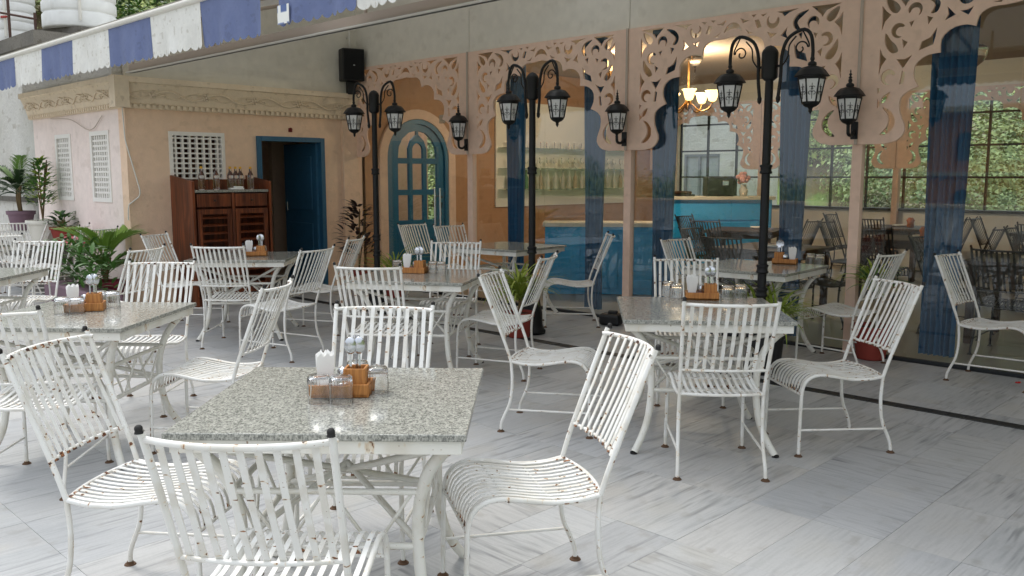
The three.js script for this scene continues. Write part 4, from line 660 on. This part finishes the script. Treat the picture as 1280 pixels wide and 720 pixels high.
{ const o = thing('potted_shrub', 'column of yellow-green leaves in a white pot on the ledge', 'potted plant', [L1(52, 3.4), 0.66, 3.4]); pot(o, 0.2, 0.27, M.potWhite); leafBush(o, 0.26, 1.05, 0.15, 300, 0.10, 31, M.leafGreen, M.leafYellow); }
{ const o = thing('potted_shrub', 'dark red pot with a green leafy top behind the white pot', 'potted plant', [L1(76, 3.33), 0.66, 3.33]); pot(o, 0.15, 0.2, M.terracotta); leafBush(o, 0.15, 0.36, 0.14, 60, 0.12, 33, M.leafGreen, M.leafDark); }
{ const o = thing('potted_palm', 'palm with one long frond arching over the whitewashed wall', 'potted plant', [-18.0, 0.66, 2.86]); pot(o, 0.2, 0.3, M.terracotta); part('stem', tube([[0, 0.2, 0], [0.05, 0.8, 0.05], [0.1, 1.3, 0.1]], 0.03, 8, 7), M.stem, o); fronds(o, 1.25, 9, 1.2, 27, M.leafPalm, 0.95, 0.1, 0.1); }
{ const x = onZ(133, 340, 3.5)[0]; const o = thing('potted_palm', 'bright green palm in a maroon pot in front of the lattice windows', 'potted plant', [x, 0, 3.5]); pot(o, 0.19, 0.34, M.potMaroon); part('stem', merge([0, 1, 2, 3].map(k => tube([[0, 0.28, 0], [(k - 1.5) * 0.05, 0.45, 0.02], [(k - 1.5) * 0.09, 0.6, 0]], 0.014, 8, 6))), M.stem, o); fronds(o, 0.4, 9, 0.42, 22, M.leafPalm, 0.7); fronds(o, 0.5, 8, 0.66, 29, M.leafFresh, 0.3); }
{ const o = thing('long_planter', 'purple trough planter with dark shrubs below the lattice windows', 'planter', [L1(95, 3.78), 0, 3.78]); part('trough', merge([rbox(1.5, 0.3, 0.3, 0, 0.15, 0, 0.02)]), M.potPurple, o); const f1 = []; const r = rng(61); for (let i = 0; i < 240; i++) f1.push(blade(arc((r() - .5) * 1.4, 0.3 + 0.5 * r(), (r() - .5) * 0.25, r() * 6.28, 0.9 * r(), 0.2, 1, 4), 0.022)); part('foliage', merge(f1), M.leafGreen, o); }
single('folded_cloth', merge([rbox(0.42, 0.06, 0.24, 0, 0.03, 0, 0.02), rbox(0.36, 0.05, 0.2, 0.02, 0.085, 0.01, 0.018)]), std({ color: 0xc4696c, roughness: 0.9, bumpMap: fineBump, bumpScale: 0.004 }), 'folded pink cloth lying on the ledge end below the lattice window', 'cloth', null, [L1(83, 3.5), 0.66, 3.42], 0.1);
{ const [x, z] = onLevel(443, 348); const o = thing('potted_croton', 'dark maroon-leaved croton beside the blue doorway', 'potted plant', [-9.55, 0, 0.42]); pot(o, 0.15, 0.26, M.terracotta); leafBush(o, 0.22, 1.12, 0.19, 130, 0.15, 41, M.leafCroton, M.leafCroton); }
{ const o = thing('potted_spider_plant', 'yellow-green spider plant behind the slim lamp post by the arched door', 'potted plant', [-8.35, 0, 0.75]); pot(o, 0.14, 0.24, M.terracotta); spider(o, 0.22, 90, 0.62, 51, M.leafYellow); }
{ const o = thing('potted_spider_plant', 'tall spider plant leaning on the lamp post before the bar counter', 'potted plant', [onLevel(649, 421)[0], 0, onLevel(649, 421)[1]]); pot(o, 0.14, 0.24, M.terracotta); part('stem', tube([[0, 0.22, 0], [0.01, 0.35, 0], [0, 0.45, 0]], 0.015, 6, 6), M.stem, o); spider(o, 0.34, 130, 0.46, 52, M.leafYellow); }
{ const [x, z] = W(1.98, 6.35); for (const [dx, s] of [[-0.13, 53], [0.16, 54]]) { const qz = dx < 0 ? 0.9 : 1.02, qx = onZ(dx < 0 ? 948 : 968, 362, qz)[0], o = thing('potted_spider_plant', dx < 0 ? 'spider plant in a small black pot right against the twin-lantern post' : 'spider plant in a small black pot under the edge of the glass-side table', 'potted plant', [qx, 0, qz]); pot(o, 0.095, 0.3, M.blackPaint); spider(o, 0.3, 100, 0.46, s, M.leafYellow); } }
{ const [x, z] = onLevel(1088, 448); const o = thing('potted_spider_plant', 'spider plant in a red clay pot at the foot of the peach column', 'potted plant', [x, 0, z]); pot(o, 0.16, 0.28, M.terracotta); part('stem', tube([[0, 0.24, 0], [0.06, 0.5, 0], [0.1, 0.62, 0]], 0.02, 6, 6), M.stem, o); spider(o, 0.55, 70, 0.36, 55, M.leafGreen); }
{ const [x, z] = onZ(760, 397, 0.35); single('door_stop', merge([rbox(0.22, 0.12, 0.16, 0, 0.06, 0, 0.03), rbox(0.1, 0.04, 0.05, 0.02, 0.13, 0, 0.015)]), M.blackPaint, 'small black bag lying on the marble against the glass', 'bag', null, [x, 0.001, 0.3], 0.3); }
{ const [x, z] = onLevel(1272, 479); single('red_petal', merge([rbox(0.03, 0.008, 0.022, 0, 0.004, 0, 0.003), rbox(0.018, 0.008, 0.02, 0.012, 0.009, 0.004, 0.003)]), std({ color: 0xc0201c, roughness: 0.7 }), 'bright red flower petal dropped on the marble near the glass', 'petal', null, [x, 0.001, z]); }
// ---- inside the restaurant
{ // arched teal door
  const o = thing('arched_door', 'arched teal door with nine panes behind the glass front', 'door', [XL - 0.06, 0, -1.1], Math.PI / 2);
  const arch = (r, y, dep, hole) => { const s = new THREE.Shape(); s.moveTo(-r, 0.005); s.lineTo(-r, y); s.absarc(0, y, r, Math.PI, 0, true); s.lineTo(r, 0.005); s.closePath(); if (hole) { const p = new THREE.Path(), q = hole; p.moveTo(-q, 0.008); p.lineTo(-q, y); p.absarc(0, y, q, Math.PI, 0, true); p.lineTo(q, 0.008); p.closePath(); s.holes.push(p); } return extrude(s, dep); };
  part('door_frame', arch(0.577, 1.75, 0.1, 0.51), M.teal, o);
  const sh = new THREE.Shape(); sh.moveTo(-0.508, 0.01); sh.lineTo(-0.508, 1.75); sh.absarc(0, 1.75, 0.508, Math.PI, 0, true); sh.lineTo(0.508, 0.01); sh.closePath();
  for (const x of [-0.27, 0, 0.27]) for (const [y0, y1] of [[0.85, 1.22], [1.30, 1.68]]) sh.holes.push(rectHole(x - 0.1, y0, x + 0.1, y1));
  for (const s of [-1, 1]) { const p = new THREE.Path(); p.moveTo(s * 0.17, 1.76); p.lineTo(s * 0.17, 1.9); p.lineTo(s * 0.12, 2.02); p.lineTo(s * 0.02, 2.1); p.lineTo(s * 0.02, 2.16); p.lineTo(s * 0.16, 2.13); p.lineTo(s * 0.28, 2.04); p.lineTo(s * 0.35, 1.92); p.lineTo(s * 0.37, 1.76); p.closePath(); sh.holes.push(p); }
  { const p = new THREE.Path(); p.moveTo(-0.1, 1.76); p.lineTo(-0.1, 1.88); p.absarc(0, 1.88, 0.1, Math.PI, 0, true); p.lineTo(0.1, 1.76); p.closePath(); sh.holes.push(p); }
  const lf = part('door_leaf', extrude(sh, 0.04).translate(0, 0, 0.03), M.teal, o); for (const x of [-0.27, 0, 0.27]) for (const y of [1.035, 1.49, 1.92]) part('pane', box(0.22, 0.4, 0.005, x, y, 0.035), M.glass, lf);
  part('door_handle', merge([rod([0.44, 1.0, 0.07], [0.44, 1.1, 0.1], 0.012), new THREE.SphereGeometry(0.022, 10, 8).translate(0.44, 1.18, 0.085)]), M.blackPaint, lf); part('lower_panel', rbox(0.8, 0.55, 0.015, 0, 0.45, 0.075, 0.005), M.teal, lf);
  const sur = arch(0.72, 1.75, 0.04, 0.585); part('surround', sur.translate(0, 0, 0.065), M.peach, o);
}
function curtain(x, top0, bot0, label) {
  const n = 30, m = 14, pos = [], uv = [], idx = [];
  for (let j = 0; j <= m; j++) for (let i = 0; i <= n; i++) { const t = j / m, w = top0 + (bot0 - top0) * sstep(0, 1, t), u = i / n - 0.5, y = 2.92 - 2.88 * t; pos.push(u * w, y, 0.035 * Math.sin(i / n * 44) * (0.6 + 0.4 * t) + 0.012 * Math.sin(t * 5 + i)); uv.push(i / n, t); }
  for (let j = 0; j < m; j++) for (let i = 0; i < n; i++) { const a = j * (n + 1) + i; idx.push(a, a + n + 1, a + 1, a + 1, a + n + 1, a + n + 2); }
  const g = new THREE.BufferGeometry(); g.setAttribute('position', new THREE.Float32BufferAttribute(pos, 3)); g.setAttribute('uv', new THREE.Float32BufferAttribute(uv, 2)); g.setIndex(idx); g.computeVertexNormals();
  const o = thing('curtain', label, 'curtain', [x, 0, -0.22], 0, 'blue curtains behind the glass'); part('drape', g, M.curtain, o); part('header', rbox(top0 * 1.05, 0.05, 0.05, 0, 2.93, 0, 0.01), M.curtain, o);
}
const cx = px => onZ(px, 250, -0.22)[0];
curtain(cx(645), 0.28, 0.24, 'blue curtain left of the lamp post, over the orange bar wall'); curtain(cx(743), 0.28, 0.22, 'blue curtain hanging in front of the blue bar counter'); curtain(cx(829), 0.3, 0.22, 'blue curtain beside the peach column, before the chandelier'); curtain(cx(990), 0.30, 0.2, 'blue curtain between the twin-lantern post and the back window'); curtain(cx(1182), 0.34, 0.28, 'broad blue curtain behind the lone chair');
// bar counters
{ const [ax, az] = W(0.42, 11.1), [bx, bz] = W(1.85, 11.0), len = Math.hypot(bx - ax, bz - az), o = thing('bar_counter', 'low blue bar counter seen through the glass beside the peach column', 'counter', [(ax + bx) / 2, 0, (az + bz) / 2], Math.atan2(-(bz - az), bx - ax)); part('front', box(len, 0.86, 0.5, 0, 0.43, -0.25), M.counterBlue, o); part('top', rbox(len + 0.06, 0.05, 0.58, 0, 0.887, -0.25), M.counterTop, o); for (let k = 0; k < 3; k++) part('front_panel', rbox(len / 3 - 0.06, 0.7, 0.015, -len / 2 + (k + 0.5) * len / 3, 0.43, 0.008, 0.004), M.counterBlue, o); }
{ const [ax, az] = W(2.35, 13.3), [bx, bz] = W(3.95, 13.3), len = Math.hypot(bx - ax, bz - az), o = thing('bar_counter', 'tall blue counter under the back window', 'counter', [(ax + bx) / 2, 0, (az + bz) / 2], Math.atan2(-(bz - az), bx - ax)); part('front', box(len, 1.14, 0.5, 0, 0.57, -0.25), M.counterBlue, o); part('top', rbox(len + 0.08, 0.05, 0.6, 0, 1.167, -0.25), M.counterTop, o); for (let k = 0; k < 4; k++) part('front_board', rbox(len - 0.02, 0.25, 0.014, 0, 0.15 + k * 0.27, 0.008, 0.004), M.counterBlue, o);
  const q = (a, y) => { const t = a; return [ax + (bx - ax) * t, y, az + (bz - az) * t - 0.2]; };
  const bk = thing('coffee_machine', 'dark coffee machine on the tall blue counter', 'machine', q(0.42, 1.192), 0.8); part('body', rbox(0.42, 0.3, 0.3, 0, 0.15, 0, 0.02), M.blackPaint, bk); part('spout', rbox(0.1, 0.08, 0.1, 0.05, 0.2, 0.18, 0.01), M.steel, bk);
  const fl = thing('flower_vase', 'vase of pink flowers on the tall blue counter', 'vase', q(0.66, 1.192)); part('vase', lathe([[0.001, 0], [0.05, 0], [0.07, 0.08], [0.04, 0.16], [0.05, 0.18]], 16), M.potWhite, fl); const r = rng(71), fs = []; for (let k = 0; k < 14; k++) fs.push(new THREE.IcosahedronGeometry(0.04, 1).translate((r() - .5) * 0.2, 0.22 + r() * 0.12, (r() - .5) * 0.2)); part('blossom', merge(fs), std({ color: 0xd8a09a, roughness: 0.9 }), fl);
  const pl = thing('napkin_tray', 'dark tray on the end of the tall blue counter', 'tray', q(0.08, 1.192)); part('tray', rbox(0.3, 0.03, 0.22, 0, 0.015, 0, 0.008), M.blackPaint, pl); part('rim', rbox(0.24, 0.05, 0.16, 0, 0.055, 0, 0.02), M.darkwood, pl); }
// glass shelves with glasses on the end wall
{
  const bk = thing('bar_shelves', 'cream back-bar panel with glass shelves on the orange wall', 'shelf', [XL + 0.02, 0, -4.4], Math.PI / 2);
  part('back_panel', box(3.4, 1.7, 0.03, 0, 1.85, 0.0), M.innerCream, bk); const rr = rng(88);
  for (const y of [1.28, 1.62, 1.95]) part('glass_shelf', box(3.3, 0.012, 0.26, 0, y, 0.15), phys({ color: 0xd5e6de, roughness: 0.05, transmission: 0.8, thickness: 0 }), bk);
  const wg = lathe([[0.001, 0], [0.028, 0], [0.005, 0.008], [0.004, 0.07], [0.03, 0.1], [0.034, 0.14], [0.028, 0.18]], 14), tg = lathe([[0.001, 0], [0.03, 0], [0.036, 0.12]], 14), bt = lathe([[0.001, 0], [0.035, 0], [0.036, 0.18], [0.013, 0.24], [0.013, 0.31]], 14);
  const gc = [0x5f8a64, 0xb9a58c, 0xd8d4c8, 0xc9c4ba, 0xd2cfc6];
  for (const [row, y] of [1.288, 1.628, 1.958].entries()) for (let k = 0; k < 17; k++) { const z = -2.9 - k * 0.18 - rr() * 0.04, px = toPx(XL + 0.16, y, z); if (px[0] < 585 || px[0] > 805) continue; const kind = row === 0 ? bt : row === 1 ? wg : tg; single(row === 0 ? 'liquor_bottle' : row === 1 ? 'wine_glass' : 'tall_glass', kind, row === 0 ? std({ color: gc[Math.floor(rr() * 5)], roughness: 0.15 }) : M.tumbler, row === 0 ? 'liquor bottle on the lowest bar shelf' : row === 1 ? 'stemmed glass on the middle bar shelf' : 'straight glass on the top bar shelf', row === 0 ? 'bottle' : 'glass', ['bottles on the bar shelf', 'stemmed glasses on the bar shelf', 'straight glasses on the bar shelf'][row], [XL + 0.16, y, z]); }
}
// indoor tables and black chairs
{
  const top = rbox(0.95, 0.04, 0.95, 0, 0.735, 0), leg = (a, b) => box(0.06, 0.715, 0.06, a * 0.4, 0.3575, b * 0.4), ap = merge([box(0.8, 0.07, 0.03, 0, 0.68, 0.4), box(0.8, 0.07, 0.03, 0, 0.68, -0.4), box(0.03, 0.07, 0.77, 0.4, 0.68, 0), box(0.03, 0.07, 0.77, -0.4, 0.68, 0)]);
  const black = { tube: M.blackPaint, slat: M.blackPaint, cap: M.blackPaint, foot: M.blackPaint }, P = chairParts(207);
  const spots = [[-4.5, -1.3, 0, 'right behind the glass before the tall blue counter'], [-2.1, -1.6, 0, 'right behind the broad blue curtain'], [-6.3, -3.9, 0.3, 'in the second row before the tall blue counter'], [-4.0, -3.7, 0, 'in the second row before the back window'], [-1.9, -3.9, 0, 'in the second row beyond the broad blue curtain'], [-5.0, -6.0, 0, 'under the back window at its middle'], [-2.9, -6.0, 0, 'under the back window beyond the blue curtain'], [-0.9, -5.9, 0, 'under the far end of the back window']];
  let ft, fc;
  spots.forEach(([x, z, a, where], i) => {
    const lb = `dark wooden dining table ${where}`; let t;
    if (!ft) { t = ft = thing('dining_table', lb, 'table', [x, 0, z], a, 'wooden tables inside the restaurant'); part('tabletop', top, M.darkwood, t); part('apron', ap, M.darkwood, t); for (const p of [-1, 1]) for (const q of [-1, 1]) part('leg', leg(p, q), M.darkwood, t); } else t = copy(ft, lb, null, [x, 0, z], a);
    [[0.62, 0, -Math.PI / 2], [-0.62, 0, Math.PI / 2], [0, 0.66, Math.PI]].forEach(([dx, dz, ry]) => { const l2 = `black iron chair at the wooden table ${where}`; if (!fc) { fc = makeChair(P, 'iron_chair', l2, black, 'black iron chairs inside the restaurant'); fc.position.set(x + dx, 0, z + dz); fc.rotation.y = ry; } else copy(fc, l2, null, [x + dx, 0, z + dz], ry); });
    const rr = rng(300 + i); single('stacked_plates', lathe([[0.001, 0], [0.06, 0], [0.11, 0.012], [0.11, 0.03], [0.06, 0.03], [0.001, 0.028]], 20), M.potWhite, `white plates on the wooden table ${where}`, 'plates', 'plates on the indoor tables', [x - 0.15 + rr() * 0.3, 0.7555, z + 0.1 - rr() * 0.3]);
    if (i % 2) single('clay_lamp', lathe([[0.001, 0], [0.05, 0], [0.045, 0.06], [0.06, 0.1], [0.03, 0.14], [0.001, 0.14]], 14), std({ color: 0xb5652b, roughness: 0.7 }), `orange clay lamp on the wooden table ${where}`, 'lamp', 'clay lamps on the indoor tables', [x + 0.2, 0.7555, z]);
  });
}
// chandeliers (lit) and glass pendants (unlit)
{
  const cup = lathe([[0.012, 0], [0.035, 0.01], [0.05, 0.05], [0.056, 0.085], [0.075, 0.11], [0.072, 0.112], [0.052, 0.086], [0.046, 0.05], [0.03, 0.014]], 16), brass = std({ color: 0x7a5526, metalness: 0.7, roughness: 0.4 });
  const lit = std({ color: 0xf0d8a8, emissive: new THREE.Color(1, 0.66, 0.26), emissiveIntensity: 2.6, roughness: 0.6 });
  const chand = (label, x, y, z, power) => { const o = thing('chandelier', label, 'chandelier', [x, y, z], 0.3, 'lit chandeliers'); part('stem', merge([rod([0, 0.1, 0], [0, (3.2 - y) / 1.35, 0], 0.01), lathe([[0.001, -0.05], [0.03, -0.03], [0.045, 0.02], [0.02, 0.07], [0.03, 0.1], [0.01, 0.13]], 12)]), brass, o);
    for (let k = 0; k < 5; k++) { const a = k * 1.2566, c = Math.cos(a), s = Math.sin(a), am = part('arm', tube([[c * 0.03, 0.02, s * 0.03], [c * 0.13, -0.06, s * 0.13], [c * 0.22, -0.03, s * 0.22], [c * 0.25, 0.03, s * 0.25]], 0.008, 12, 6), brass, o); const sh = part('shade', cup, lit, am); sh.position.set(c * 0.25, 0.03, s * 0.25); }
    o.scale.setScalar(1.35); const p = new THREE.PointLight(new THREE.Color(1, 0.84, 0.64), power, 0, 2); p.position.set(0, 0.25, 0); p.castShadow = true; p.shadow.radius = 6; o.add(p); };
  { const [x, y] = onZ(860, 132, -3.2); chand('brass chandelier with glowing cups before the back window', x, y, -3.2, 7); } { const [x, y] = onZ(764, 96, -2.6); chand('brass chandelier with glowing cups above the bar counter', x, y, -2.6, 2.6); }
  const pend = (label, x, y, z) => { const o = thing('glass_pendant', label, 'pendant', [x, y, z], 0, 'unlit glass pendants'); part('rod', rod([0, 0.12, 0], [0, 3.2 - y, 0], 0.008), brass, o); part('glass_bowl', lathe([[0.01, -0.06], [0.06, -0.02], [0.09, 0.04], [0.1, 0.11], [0.094, 0.11], [0.085, 0.04], [0.055, -0.014]], 20), M.tumbler, o); part('cap', lathe([[0.1, 0.11], [0.05, 0.14], [0.001, 0.15]], 16), brass, o); part('drop', lathe([[0.001, -0.13], [0.012, -0.1], [0.006, -0.06]], 8), brass, o); };
  { const [x, y] = onZ(1220, 75, -1.8); pend('unlit glass pendant above the broad blue curtain', x, y, -1.8); } { const [x, y] = onZ(869, 78, -1.8); pend('unlit glass pendant under the fretwork beside the peach column', x, y, -1.8); }
}
// ---- beyond the back window: white house; behind the camera: parapet, cypress, orange house that the glass mirrors
{ const [x] = onZ(865, 180, -10.4); const o = thing('white_house', 'white house with a grey framed window beyond the back window', 'building', [x, 0, -12.4]); const s = poly([[-3, -6], [1.15, -6], [1.15, 5], [-3, 5]]); s.holes.push(rectHole(-0.2, 0.9, 0.75, 2.0)); part('wall', extrude(s, 2.0), M.whiteWall, o); part('window_frame', merge([box(0.95, 0.05, 0.06, 0.275, 1.975, 1.96), box(0.05, 1.05, 0.06, -0.175, 1.43, 1.96), box(0.05, 1.05, 0.06, 0.725, 1.43, 1.96), box(0.05, 1.05, 0.06, 0.2, 1.43, 1.96), box(0.95, 0.05, 0.06, 0.275, 0.925, 1.96)]), std({ color: 0x7c8087, roughness: 0.6 }), o); part('pane', box(0.9, 1.05, 0.01, 0.275, 1.45, 1.93), std({ color: 0xa9b0b4, roughness: 0.1 }), o); }
{ const p = thing('terrace_parapet', 'low white parapet along the outer edge of the terrace', 'parapet'); part('wall', box(27, 0.9, 0.18, -11.5, 0.45, 10.5), M.whiteWall, p); part('coping', rbox(27, 0.06, 0.26, -11.5, 0.93, 10.5), M.cream, p); }
{ const o = thing('potted_cypress', 'dark clipped cypress in a clay pot by the parapet', 'potted plant', [-7.0, 0, 10.0]); pot(o, 0.25, 0.4, M.terracotta); leafBush(o, 0.3, 1.85, 0.26, 600, 0.12, 91, M.leafDark, M.leafDark); }
{ const o = thing('orange_house', 'orange house with arched windows across from the terrace', 'building', [-12.5, -6, 36]); const s = poly([[-6, 0], [6, 0], [6, 10.4], [-6, 10.4]]); for (let k = 0; k < 6; k++) for (const y of [5.6, 8.2]) { const p = new THREE.Path(), xx = -4.8 + k * 1.9; p.moveTo(xx - 0.4, y); p.lineTo(xx - 0.4, y + 0.9); p.absarc(xx, y + 0.9, 0.4, Math.PI, 0, true); p.lineTo(xx + 0.4, y); p.closePath(); s.holes.push(p); } part('front_wall', extrude(s, 0.3), std({ color: 0xe09a62, roughness: 0.9 }), o); part('body', box(11.9, 10.3, 6, 0, 5.15, 3.35), std({ color: 0x8d8a86, roughness: 0.9 }), o); part('roof', rbox(12.6, 0.25, 7.4, 0, 10.5, 3), M.cream, o); part('string_course', box(12, 0.18, 0.2, 0, 7.6, -0.09), M.cream, o); }
// trees above the annex, up the slope
function tree(label, x, y, z, h, r, seed) {
  const q = rng(seed), o = thing('hill_tree', label, 'tree', [x, y, z], 0, 'trees up the slope'); part('trunk', tube([[0, 0, 0], [0.1, h * 0.3, 0.05], [0, h * 0.7, 0]], 0.14, 8, 7), M.stem, o);
  const lf = [[], []]; for (let c = 0; c < 26; c++) { const a = q() * 6.28, e = q(), rr = r * Math.pow(q(), 0.5), cx2 = Math.cos(a) * rr, cz = Math.sin(a) * rr, cy = h * (0.5 + 0.5 * e); for (let k = 0; k < 70; k++) { const p = V(cx2 + (q() - .5) * 0.9, cy + (q() - .5) * 0.7, cz + (q() - .5) * 0.9); lf[k % 2].push(blade(arc(p.x, p.y, p.z, q() * 6.28, q() - 0.4, 0.17, 0.6, 2), 0.05)); } }
  part('crown', merge(lf[0]), M.leafGreen, o); part('crown', merge(lf[1]), M.leafDark, o);
}
[[-8.2, 24, 5.2, 2.4, 1, 'dense green tree above the annex, left of the awning end'], [-6.3, 26, 5.6, 2.6, 2, 'green tree rising beyond the hidden water tank'], [-10.8, 27, 4.6, 2.2, 3, 'green tree on the rocky slope behind the tall tank'], [-4.6, 25, 5.0, 2.3, 4, 'green tree up the slope behind the awning valance']].forEach(([X, Z, h, r, s, lb]) => { const [x, z] = W(X, Z); tree(lb, x, Math.max(2.2, hillH(x, z) - 0.2), z, h, r, 700 + s); });

renderer.render(scene, camera);
